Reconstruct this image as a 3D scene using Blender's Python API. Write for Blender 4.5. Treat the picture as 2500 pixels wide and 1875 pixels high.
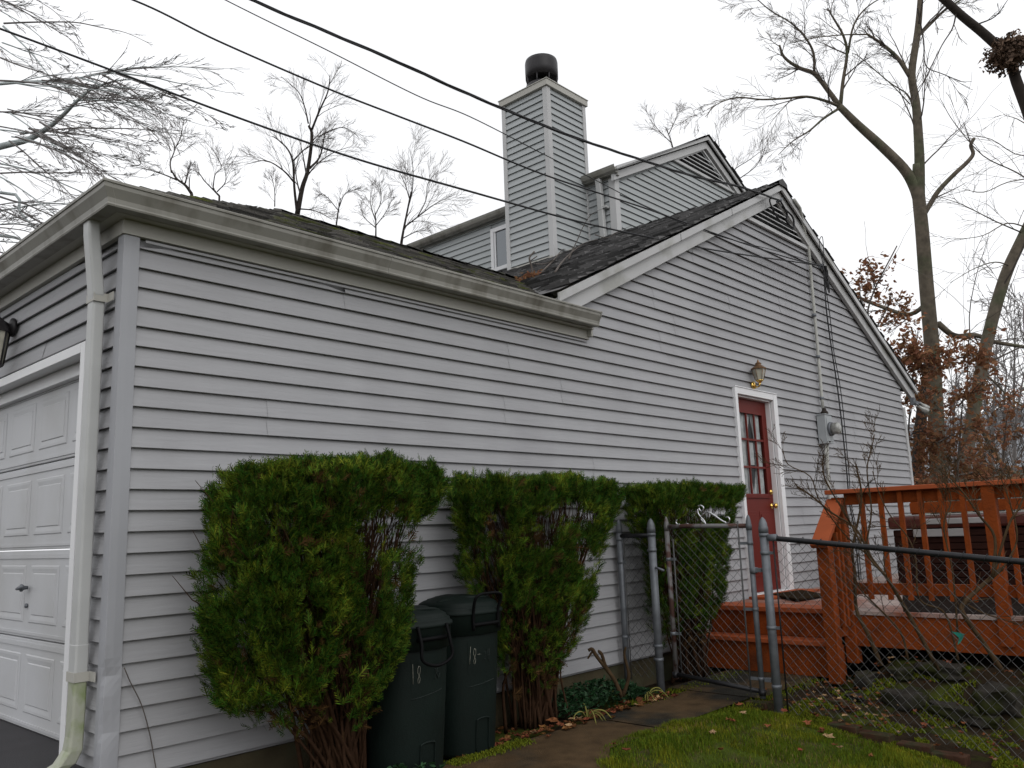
import bpy, math, random
from mathutils import Vector, Matrix, noise

SC = bpy.context.scene
COL = SC.collection
for o in list(bpy.data.objects):
    bpy.data.objects.remove(o)
rnd = random.Random(11)

# ------------------------------------------------------------------ camera
CAM = Vector((-1.683, -4.154, 1.052))
YAW, PITCH, ROLL, FPX = 0.82754, 0.17339, -0.03574, 2054.0
F_ = Vector((math.sin(YAW) * math.cos(PITCH), math.cos(YAW) * math.cos(PITCH), math.sin(PITCH)))
_r = Vector((math.cos(YAW), -math.sin(YAW), 0)); _u = _r.cross(F_)
R_ = _r * math.cos(ROLL) + _u * math.sin(ROLL)
U_ = -_r * math.sin(ROLL) + _u * math.cos(ROLL)
cd = bpy.data.cameras.new('camera'); cam = bpy.data.objects.new('camera', cd); COL.objects.link(cam)
cam.matrix_world = Matrix((R_, U_, -F_)).transposed().to_4x4()
cam.location = CAM
cd.sensor_width = 36.0; cd.lens = 36.0 * FPX / 2500.0
cd.clip_start = 0.05; cd.clip_end = 2000
SC.camera = cam

# ------------------------------------------------------------------ overcast daylight
w = bpy.data.worlds.new('World'); SC.world = w; w.use_nodes = True
nt = w.node_tree; nt.nodes.clear()
def N(t, **k):
    n = nt.nodes.new(t)
    for a, b in k.items(): setattr(n, a, b)
    return n
out = N('ShaderNodeOutputWorld'); bg = N('ShaderNodeBackground')
sky = N('ShaderNodeTexSky', sky_type='NISHITA'); sky.sun_disc = False
sky.sun_elevation = math.radians(38); sky.sun_rotation = math.radians(200)
sky.air_density = 2.0; sky.dust_density = 6.0; sky.ozone_density = 1.0
hs = N('ShaderNodeHueSaturation'); hs.inputs['Saturation'].default_value = 0.10
tc = N('ShaderNodeTexCoord'); nz = N('ShaderNodeTexNoise'); nz.inputs['Scale'].default_value = 2.2; nz.inputs['Detail'].default_value = 3
cr = N('ShaderNodeMapRange'); cr.inputs[1].default_value = 0.3; cr.inputs[2].default_value = 0.7; cr.inputs[3].default_value = 0.93; cr.inputs[4].default_value = 1.06
mx = N('ShaderNodeMix', data_type='RGBA'); mx.inputs[0].default_value = 0.9
mx.inputs[7].default_value = (11.6, 11.7, 11.95, 1)      # even cloud layer over the clear-sky model
mu = N('ShaderNodeMix', data_type='RGBA', blend_type='MULTIPLY'); mu.inputs[0].default_value = 1
L = nt.links.new
L(sky.outputs[0], hs.inputs['Color']); L(hs.outputs[0], mx.inputs[6])
L(tc.outputs['Generated'], nz.inputs['Vector']); L(nz.outputs['Fac'], cr.inputs[0])
L(mx.outputs[2], mu.inputs[6]); L(cr.outputs[0], mu.inputs[7]); L(mu.outputs[2], bg.inputs[0])
bg.inputs[1].default_value = 0.10
L(bg.outputs[0], out.inputs[0])
sd = bpy.data.lights.new('sun', 'SUN'); sun = bpy.data.objects.new('sun', sd); COL.objects.link(sun)
sd.energy = 0.5; sd.angle = math.radians(40); sd.color = (1, 0.98, 0.95)
sun.rotation_euler = (math.radians(52), 0, math.radians(-20)); sun.location = (0, -5, 12)
SC.view_settings.view_transform = 'Standard'; SC.view_settings.look = 'None'
SC.view_settings.exposure = 0.0; SC.view_settings.gamma = 1.0
SC.render.engine = 'CYCLES'
SC.render.resolution_x = 1024; SC.render.resolution_y = 768

# ------------------------------------------------------------------ photo measuring: a pixel of the 2500 px photo to a world point
def ray(u, v): return F_ + R_ * ((u - 1250) / FPX) - U_ * ((v - 937.5) / FPX)
def at(u, v, d): return CAM + ray(u, v) * d
def onx(X, u, v):
    r = ray(u, v); return CAM + r * ((X - CAM.x) / r.x)
def ony(Y, u, v):
    r = ray(u, v); return CAM + r * ((Y - CAM.y) / r.y)
def onz(Z, u, v):
    r = ray(u, v); return CAM + r * ((Z - CAM.z) / r.z)

# ------------------------------------------------------------------ materials
def mat(name, col, rough=0.7, metal=0.0, var=0.0, vscale=4.0, island=0.0, bump=0.0, bscale=30.0, bstretch=(1, 1, 1),
        col2=None, c2scale=2.0, c2lo=0.5, c2hi=0.65, c2stretch=(1, 1, 1), spec=0.3, trans=0.0, coat=0.0, wave=None, islandhue=0.0):
    m = bpy.data.materials.new(name); m.use_nodes = True
    t = m.node_tree; b = t.nodes['Principled BSDF']
    b.inputs['Roughness'].default_value = rough; b.inputs['Metallic'].default_value = metal
    b.inputs['Specular IOR Level'].default_value = spec
    if coat: b.inputs['Coat Weight'].default_value = coat
    lk = t.links.new; nn = t.nodes.new
    tcn = nn('ShaderNodeTexCoord')
    rgb = nn('ShaderNodeRGB'); rgb.outputs[0].default_value = (*col, 1); cur = rgb.outputs[0]
    def nse(scale, stretch, detail=5):
        mp = nn('ShaderNodeMapping'); mp.inputs['Scale'].default_value = stretch
        lk(tcn.outputs['Object'], mp.inputs[0])
        n = nn('ShaderNodeTexNoise'); n.inputs['Scale'].default_value = scale; n.inputs['Detail'].default_value = detail
        lk(mp.outputs[0], n.inputs['Vector']); return n.outputs['Fac']
    if col2:
        r = nn('ShaderNodeMapRange'); r.inputs[1].default_value = c2lo; r.inputs[2].default_value = c2hi
        lk(nse(c2scale, c2stretch), r.inputs[0])
        mm = nn('ShaderNodeMix'); mm.data_type = 'RGBA'; lk(r.outputs[0], mm.inputs[0]); lk(cur, mm.inputs[6]); mm.inputs[7].default_value = (*col2, 1)
        cur = mm.outputs[2]
    if var:
        r = nn('ShaderNodeMapRange'); r.inputs[1].default_value = 0.25; r.inputs[2].default_value = 0.75; r.inputs[3].default_value = 1 - var; r.inputs[4].default_value = 1 + var
        lk(nse(vscale, (1, 1, 1)), r.inputs[0])
        mm = nn('ShaderNodeMix'); mm.data_type = 'RGBA'; mm.blend_type = 'MULTIPLY'; mm.inputs[0].default_value = 1
        lk(cur, mm.inputs[6]); lk(r.outputs[0], mm.inputs[7]); cur = mm.outputs[2]
    if island:
        g = nn('ShaderNodeNewGeometry'); r = nn('ShaderNodeMapRange'); r.inputs[3].default_value = 1 - island; r.inputs[4].default_value = 1 + island
        lk(g.outputs['Random Per Island'], r.inputs[0])
        mm = nn('ShaderNodeMix'); mm.data_type = 'RGBA'; mm.blend_type = 'MULTIPLY'; mm.inputs[0].default_value = 1
        lk(cur, mm.inputs[6]); lk(r.outputs[0], mm.inputs[7]); cur = mm.outputs[2]
        if islandhue:
            h = nn('ShaderNodeHueSaturation'); mt = nn('ShaderNodeMath'); mt.operation = 'MULTIPLY'; mt.inputs[1].default_value = 7.31
            fr = nn('ShaderNodeMath'); fr.operation = 'FRACT'; r2 = nn('ShaderNodeMapRange'); r2.inputs[3].default_value = 0.5 - islandhue; r2.inputs[4].default_value = 0.5 + islandhue
            lk(g.outputs['Random Per Island'], mt.inputs[0]); lk(mt.outputs[0], fr.inputs[0]); lk(fr.outputs[0], r2.inputs[0]); lk(r2.outputs[0], h.inputs['Hue'])
            lk(cur, h.inputs['Color']); cur = h.outputs[0]
    lk(cur, b.inputs['Base Color'])
    if bump:
        bp = nn('ShaderNodeBump'); bp.inputs['Strength'].default_value = bump; bp.inputs['Distance'].default_value = 0.01
        lk(nse(bscale, bstretch, 4), bp.inputs['Height']); lk(bp.outputs[0], b.inputs['Normal'])
    if trans:
        tl = nn('ShaderNodeBsdfTranslucent'); lk(cur, tl.inputs[0]); ms = nn('ShaderNodeMixShader'); ms.inputs[0].default_value = trans
        lk(b.outputs[0], ms.inputs[1]); lk(tl.outputs[0], ms.inputs[2]); lk(ms.outputs[0], t.nodes['Material Output'].inputs[0])
    return m

M = {}
M['siding'] = mat('siding', (0.33, 0.33, 0.342), 0.62, col2=(0.29, 0.288, 0.30), c2scale=1.1, c2lo=.5, c2hi=.75, c2stretch=(1, 1, .35), var=0.05, vscale=3, island=0.025, bump=0.35, bscale=26, bstretch=(0.16, 1, 1.6))
M['siding_front'] = mat('siding_front', (0.322, 0.322, 0.334), 0.62, var=0.05, vscale=0.9, island=0.025, bump=0.35, bscale=26, bstretch=(1, 0.16, 1.6))
M['siding_up'] = mat('siding_upper', (0.36, 0.38, 0.385), 0.62, var=0.05, vscale=1.2, island=0.03, bump=0.25, bscale=26, bstretch=(0.3, 0.3, 1.6))
M['post'] = mat('corner_post', (0.32, 0.325, 0.345), 0.5, var=0.05, vscale=3)
M['trimgrey'] = mat('grey_trim', (0.46, 0.46, 0.46), 0.45, var=0.06, vscale=2)
M['rake'] = mat('rake_trim', (0.44, 0.44, 0.44), 0.4, var=0.08, vscale=2.5, col2=(0.33, 0.33, 0.31), c2scale=3)
M['gutter'] = mat('weathered_gutter', (0.27, 0.262, 0.235), 0.45, var=0.12, vscale=3, col2=(0.155, 0.145, 0.12), c2scale=5, c2lo=0.48, c2hi=0.72, c2stretch=(1.6, 1.6, 0.35))
M['frieze'] = mat('cream_frieze', (0.40, 0.39, 0.355), 0.5, var=0.06, vscale=2)
M['white'] = mat('white_trim', (0.72, 0.72, 0.73), 0.4, var=0.04, vscale=3)
M['garage'] = mat('garage_steel', (0.49, 0.495, 0.51), 0.5, col2=(.42, .42, .42), c2scale=1.5, c2lo=.45, c2hi=.7, var=0.04, vscale=2, bump=0.10, bscale=60, bstretch=(1, 1, .4))
M['down'] = mat('downspout_paint', (0.43, 0.435, 0.43), 0.4, var=0.08, vscale=4)
M['downdirty'] = mat('downspout_mossy', (0.36, 0.37, 0.30), 0.5, var=0.15, vscale=9, col2=(0.2, 0.24, 0.12), c2scale=9, c2lo=.5, c2hi=.7)
M['shingle'] = mat('asphalt_shingle', (0.098, 0.096, 0.096), 0.7, island=0.75, bump=0.9, bscale=120)
M['shingle_moss'] = mat('mossy_shingle', (0.095, 0.090, 0.082), 0.7, island=0.7, bump=0.9, bscale=120, col2=(0.085, 0.098, 0.022), c2scale=3.2, c2lo=0.54, c2hi=0.63)
M['concrete'] = mat('foundation_concrete', (0.075, 0.062, 0.038), 0.9, spec=.1, var=0.3, vscale=5, bump=0.4, bscale=60, col2=(0.075, 0.075, 0.045), c2scale=3.5, c2lo=.5, c2hi=.62)
M['path'] = mat('path_concrete', (0.074, 0.047, 0.024), 0.8, spec=.1, var=0.35, vscale=9, bump=0.6, bscale=120, col2=(0.022, 0.021, 0.017), c2scale=1.3, c2lo=.52, c2hi=.62)
M['asphalt'] = mat('asphalt', (0.035, 0.033, 0.036), 0.7, var=0.2, vscale=5, bump=0.7, bscale=200)
M['soil'] = mat('soil_and_moss', (0.026, 0.018, 0.011), 0.95, spec=.05, var=0.45, vscale=6, bump=1.0, bscale=40, col2=(0.042, 0.050, 0.010), c2scale=2.7, c2lo=0.50, c2hi=0.60)
M['lawnsoil'] = mat('lawn_soil', (0.045, 0.062, 0.009), 0.95, spec=.05, var=0.4, vscale=7, bump=1, bscale=60, col2=(0.05, 0.04, 0.02), c2scale=5)
M['grass'] = mat('grass_blade', (0.092, 0.130, 0.010), 0.7, spec=.08, island=0.45, islandhue=0.035, trans=0.25, col2=(0.19, 0.195, 0.014), c2scale=2.4, c2lo=.48, c2hi=.62)
M['moss'] = mat('moss_tuft', (0.11, 0.13, 0.012), 0.9, spec=.05, island=0.5, islandhue=0.03)
M['thuja'] = mat('thuja_foliage', (0.034, 0.068, 0.007), 0.7, spec=.08, island=0.8, islandhue=0.045, trans=0.2, col2=(0.10, 0.14, 0.013), c2scale=6, c2lo=.5, c2hi=.64)
M['thujastem'] = mat('thuja_stem', (0.045, 0.024, 0.014), 0.9, spec=.05, var=0.3, vscale=30)
M['reddoor'] = mat('red_door_paint', (0.128, 0.018, 0.013), 0.5, spec=.12, var=0.08, vscale=4)
M['glass'] = mat('door_glass', (0.10, 0.11, 0.12), 0.07, spec=0.8, var=0.5, vscale=7)
M['curtain'] = mat('curtain_cloth', (0.75, 0.76, 0.76), 0.9, var=0.3, vscale=14)
M['brass'] = mat('brass', (0.72, 0.48, 0.13), 0.22, metal=1)
M['copper'] = mat('aged_copper', (0.20, 0.115, 0.06), 0.45, metal=0.7, var=0.3, vscale=30)
M['lampglass'] = mat('lamp_glass', (0.42, 0.40, 0.33), 0.15, spec=0.8, var=0.2, vscale=20)
M['black'] = mat('black_metal', (0.02, 0.018, 0.02), 0.45, var=0.2, vscale=10)
M['dark'] = mat('dark_inside', (0.012, 0.012, 0.012), 0.9)
M['galv'] = mat('galvanised_steel', (0.15, 0.16, 0.175), 0.55, metal=0.4, var=0.25, vscale=16)
M['rust'] = mat('rusty_tube', (0.16, 0.155, 0.155), 0.6, metal=0.3, col2=(0.07, 0.035, 0.028), c2scale=9, c2lo=.45, c2hi=.55, c2stretch=(1, 1, 1))
M['railblack'] = mat('blackened_rail', (0.018, 0.018, 0.02), 0.4, metal=0.3, var=0.3, vscale=14)
M['wire'] = mat('fence_wire', (0.06, 0.06, 0.06), 0.5, metal=0.2)
M['wirelight'] = mat('fence_wire_bright', (0.085, 0.085, 0.085), 0.5, metal=0.25)
M['steel'] = mat('bright_steel', (0.55, 0.55, 0.56), 0.25, metal=0.9)
M['deck'] = mat('orange_deck_stain', (0.22, 0.048, 0.011), 0.72, spec=.06, var=0.22, vscale=7, bump=0.5, bscale=55, island=0.08, col2=(0.12, 0.035, 0.014), c2scale=5, c2lo=.52, c2hi=.72)
M['decktop'] = mat('worn_deck_boards', (0.24, 0.085, 0.05), 0.5, spec=.25, var=0.2, vscale=5, col2=(0.38, 0.30, 0.27), c2scale=1.3, c2lo=.42, c2hi=.55)
M['cap'] = mat('handrail_stain', (0.32, 0.075, 0.026), 0.65, spec=.15, var=0.12, vscale=6)
M['tub'] = mat('dark_red_cabinet', (0.026, 0.009, 0.006), 0.6, spec=.1, var=0.3, vscale=6)
M['tubrim'] = mat('tub_rim', (0.075, 0.020, 0.015), 0.35, var=0.2, vscale=4)
M['cover'] = mat('grey_cover', (0.30, 0.29, 0.285), 0.6, var=0.1, vscale=4)
M['mat'] = mat('coir_mat', (0.028, 0.018, 0.010), 0.95, spec=.03, bump=1, bscale=150, var=.2, vscale=20)
M['bin'] = mat('green_plastic', (0.0050, 0.0100, 0.0082), 0.6, spec=.18, var=0.25, vscale=4, bump=0.12, bscale=120)
M['binhandle'] = mat('black_plastic', (0.003, 0.003, 0.0035), 0.6, spec=.1)
M['paint'] = mat('chalky_white_paint', (0.20, 0.20, 0.165), 0.8, var=0.5, vscale=60)
M['scratch'] = mat('faded_mark', (0.022, 0.03, 0.027), 0.8)
M['cable'] = mat('cable', (0.018, 0.018, 0.02), 0.6)
M['conduit'] = mat('painted_conduit', (0.42, 0.42, 0.39), 0.5, var=0.12, vscale=8)
M['meter'] = mat('meter_box', (0.34, 0.36, 0.37), 0.45, var=0.12, vscale=8)
M['meterglass'] = mat('meter_glass', (0.26, 0.26, 0.24), 0.12, spec=0.9, var=.5, vscale=25)
M['bark'] = mat('grey_brown_bark', (0.125, 0.105, 0.080), 0.95, var=0.35, vscale=9, bump=1.0, bscale=22, bstretch=(1, 1, .25), col2=(0.085, 0.090, 0.055), c2scale=2)
M['barkdark'] = mat('dark_bark', (0.035, 0.028, 0.024), 0.95, var=0.3, vscale=12)
M['twig'] = mat('twig_bark', (0.10, 0.085, 0.075), 0.95, var=0.2, vscale=8)
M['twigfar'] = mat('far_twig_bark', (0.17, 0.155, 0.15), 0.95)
M['barkpale'] = mat('pale_bark', (0.42, 0.46, 0.46), 0.9, var=0.3, vscale=7)
M['bushstem'] = mat('bush_stem', (0.060, 0.038, 0.020), 0.9, spec=.1, var=0.35, vscale=14)
M['oakleaf'] = mat('dry_oak_leaf', (0.25, 0.125, 0.068), 0.85, spec=.1, island=0.4, islandhue=0.015, trans=0.3)
M['leaf'] = mat('fallen_leaf', (0.15, 0.058, 0.024), 0.85, spec=.1, island=0.5, islandhue=0.02)
M['leafpale'] = mat('pale_fallen_leaf', (0.36, 0.23, 0.12), 0.8, island=0.3)
M['vinca'] = mat('dark_groundcover_leaf', (0.014, 0.042, 0.015), 0.5, spec=.2, island=0.5)
M['strap'] = mat('strap_leaf', (0.19, 0.18, 0.05), 0.8, spec=.1, island=0.3)
M['rock'] = mat('mossy_rock', (0.036, 0.032, 0.027), 0.9, spec=.1, var=0.35, vscale=6, bump=0.8, bscale=18, col2=(0.024, 0.027, 0.007), c2scale=5, c2lo=.48, c2hi=.62)
M['brick'] = mat('old_brick', (0.060, 0.030, 0.019), 0.9, spec=.1, var=0.3, vscale=14, bump=0.6, bscale=50, col2=(0.04, 0.04, 0.02), c2scale=8)
M['farroof'] = mat('far_roof', (0.20, 0.21, 0.225), 0.9, var=0.1, vscale=1)
M['farwall'] = mat('far_wall', (0.27, 0.27, 0.235), 0.8)
M['teal'] = mat('teal_ribbon', (0.01, 0.16, 0.12), 0.5)
M['field'] = mat('far_ground', (0.06, 0.055, 0.03), 0.95, var=0.4, vscale=0.3)

# ------------------------------------------------------------------ mesh builder
class MB:
    def __init__(s): s.v = []; s.f = []; s.sm = []
    def add(s, vs, fs, smooth=False):
        b = len(s.v); s.v.extend([tuple(p) for p in vs]); s.f.extend([tuple(i + b for i in f) for f in fs]); s.sm.extend([smooth] * len(fs))
    def quad(s, a, b, c, d): s.add([a, b, c, d], [(0, 1, 2, 3)])
    def box(s, x0, x1, y0, y1, z0, z1):
        v = [(x, y, z) for z in (z0, z1) for y in (y0, y1) for x in (x0, x1)]
        s.add(v, [(0, 2, 3, 1), (4, 5, 7, 6), (0, 1, 5, 4), (2, 6, 7, 3), (0, 4, 6, 2), (1, 3, 7, 5)])
    def prism(s, poly, ax, a, b):
        """poly: 2D points; ax: axis of extrusion (0,1,2) from a to b"""
        n = len(poly)
        def P(p, t):
            return (t, p[0], p[1]) if ax == 0 else ((p[0], t, p[1]) if ax == 1 else (p[0], p[1], t))
        v = [P(p, a) for p in poly] + [P(p, b) for p in poly]
        s.add(v, [tuple(range(n - 1, -1, -1)), tuple(range(n, 2 * n))] + [(i, (i + 1) % n, n + (i + 1) % n, n + i) for i in range(n)])
    def tube(s, pts, rad, n=8, cap=True, smooth=True):
        pts = [Vector(p) for p in pts]
        if len(pts) < 2: return
        if not hasattr(rad, '__len__'): rad = [rad] * len(pts)
        vs = []; fs = []; prev = None
        for i, p in enumerate(pts):
            t = (pts[min(i + 1, len(pts) - 1)] - pts[max(i - 1, 0)])
            if t.length < 1e-9: t = Vector((0, 0, 1))
            t.normalize()
            if prev is None:
                a = t.cross(Vector((0, 0, 1)))
                if a.length < 1e-3: a = t.cross(Vector((1, 0, 0)))
                a.normalize()
            else:
                a = prev - t * prev.dot(t)
                if a.length < 1e-6: a = t.orthogonal()
                a.normalize()
            prev = a; b = t.cross(a)
            for k in range(n):
                an = 2 * math.pi * k / n
                vs.append(p + (a * math.cos(an) + b * math.sin(an)) * rad[i])
        for i in range(len(pts) - 1):
            for k in range(n):
                k2 = (k + 1) % n
                fs.append((i * n + k, i * n + k2, (i + 1) * n + k2, (i + 1) * n + k))
        if cap and n > 2:
            fs.append(tuple(range(n - 1, -1, -1))); m = (len(pts) - 1) * n; fs.append(tuple(m + k for k in range(n)))
        s.add(vs, fs, smooth)
    def lathe(s, prof, c, n=24, smooth=True, ax='z', ell=1.0):
        vs = []; fs = []
        for r, z in prof:
            for k in range(n):
                a = 2 * math.pi * k / n
                if ax == 'z': vs.append((c[0] + r * math.cos(a), c[1] + r * math.sin(a) * ell, c[2] + z))
                elif ax == 'y': vs.append((c[0] + r * math.cos(a), c[1] + z, c[2] + r * math.sin(a)))
                else: vs.append((c[0] + z, c[1] + r * math.cos(a), c[2] + r * math.sin(a)))
        for i in range(len(prof) - 1):
            for k in range(n):
                k2 = (k + 1) % n; fs.append((i * n + k, i * n + k2, (i + 1) * n + k2, (i + 1) * n + k))
        fs.append(tuple(range(n - 1, -1, -1))); m = (len(prof) - 1) * n; fs.append(tuple(m + k for k in range(n)))
        s.add(vs, fs, smooth)

SPLIT = {'downspout_strap', 'band', 'moulding', 'hub', 'coupling', 'riser', 'tread', 'stair_baluster', 'wire_tie', 'far_railing', 'joist', 'rail', 'corner_board', 'flashing', 'trim_seam',
         'gutter_end_cap', 'rib', 'cover', 'siding_top_channel', 'frieze_board', 'soffit', 'fascia', 'foundation', 'bracket', 'mount', 'deadbolt', 'latch', 'scroll', 'pipe'}
def islands(mb):
    par = list(range(len(mb.v)))
    def find(i):
        while par[i] != i: par[i] = par[par[i]]; i = par[i]
        return i
    for f in mb.f:
        r0 = find(f[0])
        for k in f[1:]: par[find(k)] = r0
    g = {}
    for i, f in enumerate(mb.f): g.setdefault(find(f[0]), []).append(i)
    o = []
    for fs in g.values():
        idx = {}; n = MB()
        for i in fs:
            for k in mb.f[i]:
                if k not in idx: idx[k] = len(n.v); n.v.append(mb.v[k])
            n.f.append(tuple(idx[k] for k in mb.f[i])); n.sm.append(mb.sm[i])
        o.append(n)
    return o
def build(name, mb, m, parent=None, bevel=0):
    if name in SPLIT:
        return [build1(name, p, m, parent, bevel) for p in islands(mb)][0]
    return build1(name, mb, m, parent, bevel)
def build1(name, mb, m, parent=None, bevel=0):
    me = bpy.data.meshes.new(name); me.from_pydata([tuple(v) for v in mb.v], [], mb.f); me.update()
    me.polygons.foreach_set('use_smooth', mb.sm)
    me.materials.append(M[m] if isinstance(m, str) else m)
    o = bpy.data.objects.new(name, me); COL.objects.link(o)
    if parent:
        o.parent = parent
        if parent.type == 'EMPTY': o.location = -Vector(parent.location)
    if bevel:
        b = o.modifiers.new('bevel', 'BEVEL'); b.width = bevel; b.segments = 2; b.limit_method = 'ANGLE'; b.angle_limit = math.radians(40)
    return o
def root(name, loc, label, cat, group=None):
    o = bpy.data.objects.new(name, None); COL.objects.link(o); o.location = loc; o.empty_display_size = 0.1
    return tag(o, label, cat, group)
def tag(o, label=None, cat=None, group=None, kind=None):
    if label: o['label'] = label
    if cat: o['category'] = cat
    if group: o['group'] = group
    if kind: o['kind'] = kind
    return o

# ------------------------------------------------------------------ ground height
def gz(x, y):
    d = max(0.0, -y - 1.15); g = -0.20 - 0.145 * min(d, 3.6)
    if d < .3: g = -0.20 - 0.145 * d * d / .3 * .8
    t = max(0, min(1, (x - 4.75) / .6)) * max(0, min(1, (-1.33 - y) / .25))
    if x < 8: g += t * t * (3 - 2 * t) * (-.035 - g)
    return g + 0.012 * noise.noise(Vector((x * 1.3, y * 1.3, 0)))

E4 = 0.1016
# ================================================================== SETTING
def grid_sheet(name, xs, ys, zf, m, **kw):
    b = MB(); v = [(x, y, zf(x, y)) for y in ys for x in xs]; n = len(xs)
    b.add(v, [(j * n + i, j * n + i + 1, (j + 1) * n + i + 1, (j + 1) * n + i) for j in range(len(ys) - 1) for i in range(n - 1)], True)
    return tag(build(name, b, m), **kw)
def fr(a, b, s): 
    n = max(1, int(round((b - a) / s))); return [a + (b - a) * i / n for i in range(n + 1)]
xs = [-400, -120, -40, -15] + fr(-8, 14, .2) + [18, 25, 40, 120, 400]
ys = [-400, -120, -40, -15] + fr(-7, 2, .15) + [4, 8, 20, 60, 400]
def gbase(x, y):
    return gz(max(-8, min(14, x)), max(-7, min(2, y))) - (0.03 if (y < .02 or x < 0) else 0.05)
grid_sheet('ground', xs, ys, gbase, 'soil', kind='structure')
# lawn: sheet on the camera side of the path
b = MB()
lx = fr(-3, 3.93, .11)
def lawn_top(x):
    return -0.985 + (0.0 if x > 2.4 else -0.34 * min(1, (2.4 - x) / .45)) + 0.018 * math.sin(x * 5.1) + 0.02 * math.sin(x * 11.7 + 1)
ly = [0, .03, .08, .16, .28, .42, .6, .85, 1.1, 1.4, 1.8, 2.3, 2.9, 3.6, 4.5, 5.4]
def lz(x, y, t=1): 
    hump = 0.035 * min(1, t / .25)
    e = max(0, (x - 3.2) / .75); edge = -0.05 * e * e
    return gz(x, y) + hump - .01 + edge
v = [(x, lawn_top(x) - t, lz(x, lawn_top(x) - t, t)) for t in ly for x in lx]; n = len(lx)
b.add(v, [(j * n + i, (j + 1) * n + i, (j + 1) * n + i + 1, j * n + i + 1) for j in range(len(ly) - 1) for i in range(n - 1)], True)
tag(build('lawn', b, 'lawnsoil'), kind='structure')
# concrete path between bed and lawn, on to the steps
b = MB()
def pathslab(x0, x1, ya, yb, dz=0.0):
    n = 8
    for i in range(n):
        a = x0 + (x1 - x0) * i / n; c = x0 + (x1 - x0) * (i + 1) / n
        z = -0.198 + dz
        b.add([(a, yb - (0.42 * min(1, max(0, (2.4 - a) / .45))), z), (c, yb - (0.42 * min(1, max(0, (2.4 - c) / .45))), z), (c, ya, z), (a, ya, z)], [(0, 1, 2, 3)])
pathslab(-1.5, 3.0, -0.50, -1.03); pathslab(3.008, 4.15, -0.50, -1.03, .003); pathslab(4.158, 5.18, -0.32, -1.10, .006)
tag(build('garden_path', b, 'path'), kind='structure')
# driveway
b = MB()
b.add([(0.10, .06, .043), (0.10, 9, .043), (-9, 9, -.38), (-9, .06, -.38), (0.10, .06, -.6), (-9, .06, -.6)], [(0, 1, 2, 3), (0, 3, 5, 4)])
tag(build('driveway', b, 'asphalt'), kind='structure')

# ================================================================== HOUSE
H = root('house', (0, 0, -0.2), 'grey vinyl-sided house with white garage door, red side door, chimney and two gables', 'house')

def clap(b, plane, const, zs, xr, out=-1, seams=None, seed=1, notch=()):
    """lap siding. plane 'y' (wall in xz at y=const) or 'x' (wall in yz at x=const); out: direction the wall faces; xr(z)->(a,b) or None"""
    rr = random.Random(seed); D0, D1 = -0.004, 0.0175
    for i, z in enumerate(zs):
        z1 = z + E4
        a0 = xr(z + .001); a1 = xr(z1 - .001)
        if a0 is None: continue
        if a1 is None: a1 = ((a0[0] + a0[1]) / 2,) * 2
        segs = [(a0, a1)]
        cuts = []
        if seams and i % 2 == seams[0]: cuts_ = None
        x = a0[0] - rr.uniform(0, 3)
        pts = []
        if seams:
            k = i // 2; r2 = random.Random(seed * 77 + k); x = -5 + r2.uniform(0, 3.4)
            while x < a0[1]:
                if x > a0[0] + .3 and x < a0[1] - .3: pts.append(x)
                x += r2.choice((2.4, 3.66, 3.0))
        edges = [None] + pts + [None]
        for q in range(len(edges) - 1):
            l0, r0 = (a0[0] if edges[q] is None else edges[q]), (a0[1] if edges[q + 1] is None else edges[q + 1])
            l1, r1 = (a1[0] if edges[q] is None else edges[q]), (a1[1] if edges[q + 1] is None else edges[q + 1])
            spans = [((l0, r0), (l1, r1))]
            for (na, nb, nz0, nz1) in notch:
                if z1 > nz0 and z < nz1:
                    ns = []
                    for (p, s_) in spans:
                        if p[1] <= na or p[0] >= nb: ns.append((p, s_)); continue
                        if p[0] < na: ns.append(((p[0], na), (s_[0], na)))
                        if p[1] > nb: ns.append(((nb, p[1]), (nb, s_[1])))
                    spans = ns
            e = 0.0022 * (q % 2)
            for (p, s_) in spans:
                if s_[1] <= s_[0]: s_ = (p[0] + (p[1] - p[0]) * .49, p[0] + (p[1] - p[0]) * .51)
                def P(x, d, zz):
                    return (x, const + out * d, zz) if plane == 'y' else (const + out * d, x, zz)
                sag = rr.uniform(-.0008, .0008)
                vs = [P(p[0], D1 + e, z + sag), P(p[1], D1 + e, z + sag), P(s_[1], D0 + e, z1), P(s_[0], D0 + e, z1),
                      P(p[0], -0.011, z + .006), P(p[1], -0.011, z + .006),
                      P(p[0], D1 + e - .0015, z - .0025 + sag), P(p[1], D1 + e - .0015, z - .0025 + sag)]
                b.add(vs, [(0, 1, 2, 3), (6, 7, 1, 0), (4, 5, 7, 6)])
GA, GZ, GS = 7.63, 4.95, 0.5     # gable apex of the siding
zs = [i * E4 for i in range(0, 44)]
def xr_side(z):
    hw = (GZ - z) / GS
    lo = max(.055 if z < 2.6 else 3.2, GA - hw if z > 2.6 else .055); hi = min(11.40, GA + hw)
    return (lo, hi) if hi - lo > .05 else None
b = MB(); clap(b, 'y', 0, [q for q in zs if q < 4.40], xr_side, seams=(0,), seed=3, notch=[(6.205, 7.135, 0.2, 2.43)])
side_wall = build('side_wall', b, 'siding', H)
b = MB()
b.box(.02, 6.22, .012, .10, -.02, 2.72); b.box(7.08, 11.43, .012, .10, -.02, 2.72); b.box(6.22, 7.08, .012, .10, 2.40, 2.72); b.box(6.22, 7.08, .012, .05, -.02, .31)
b.prism([(3.25, 2.721), (11.43, 2.721), (11.43, 3.0), (7.63, 4.93)], 1, 0.014, .10)
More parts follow.
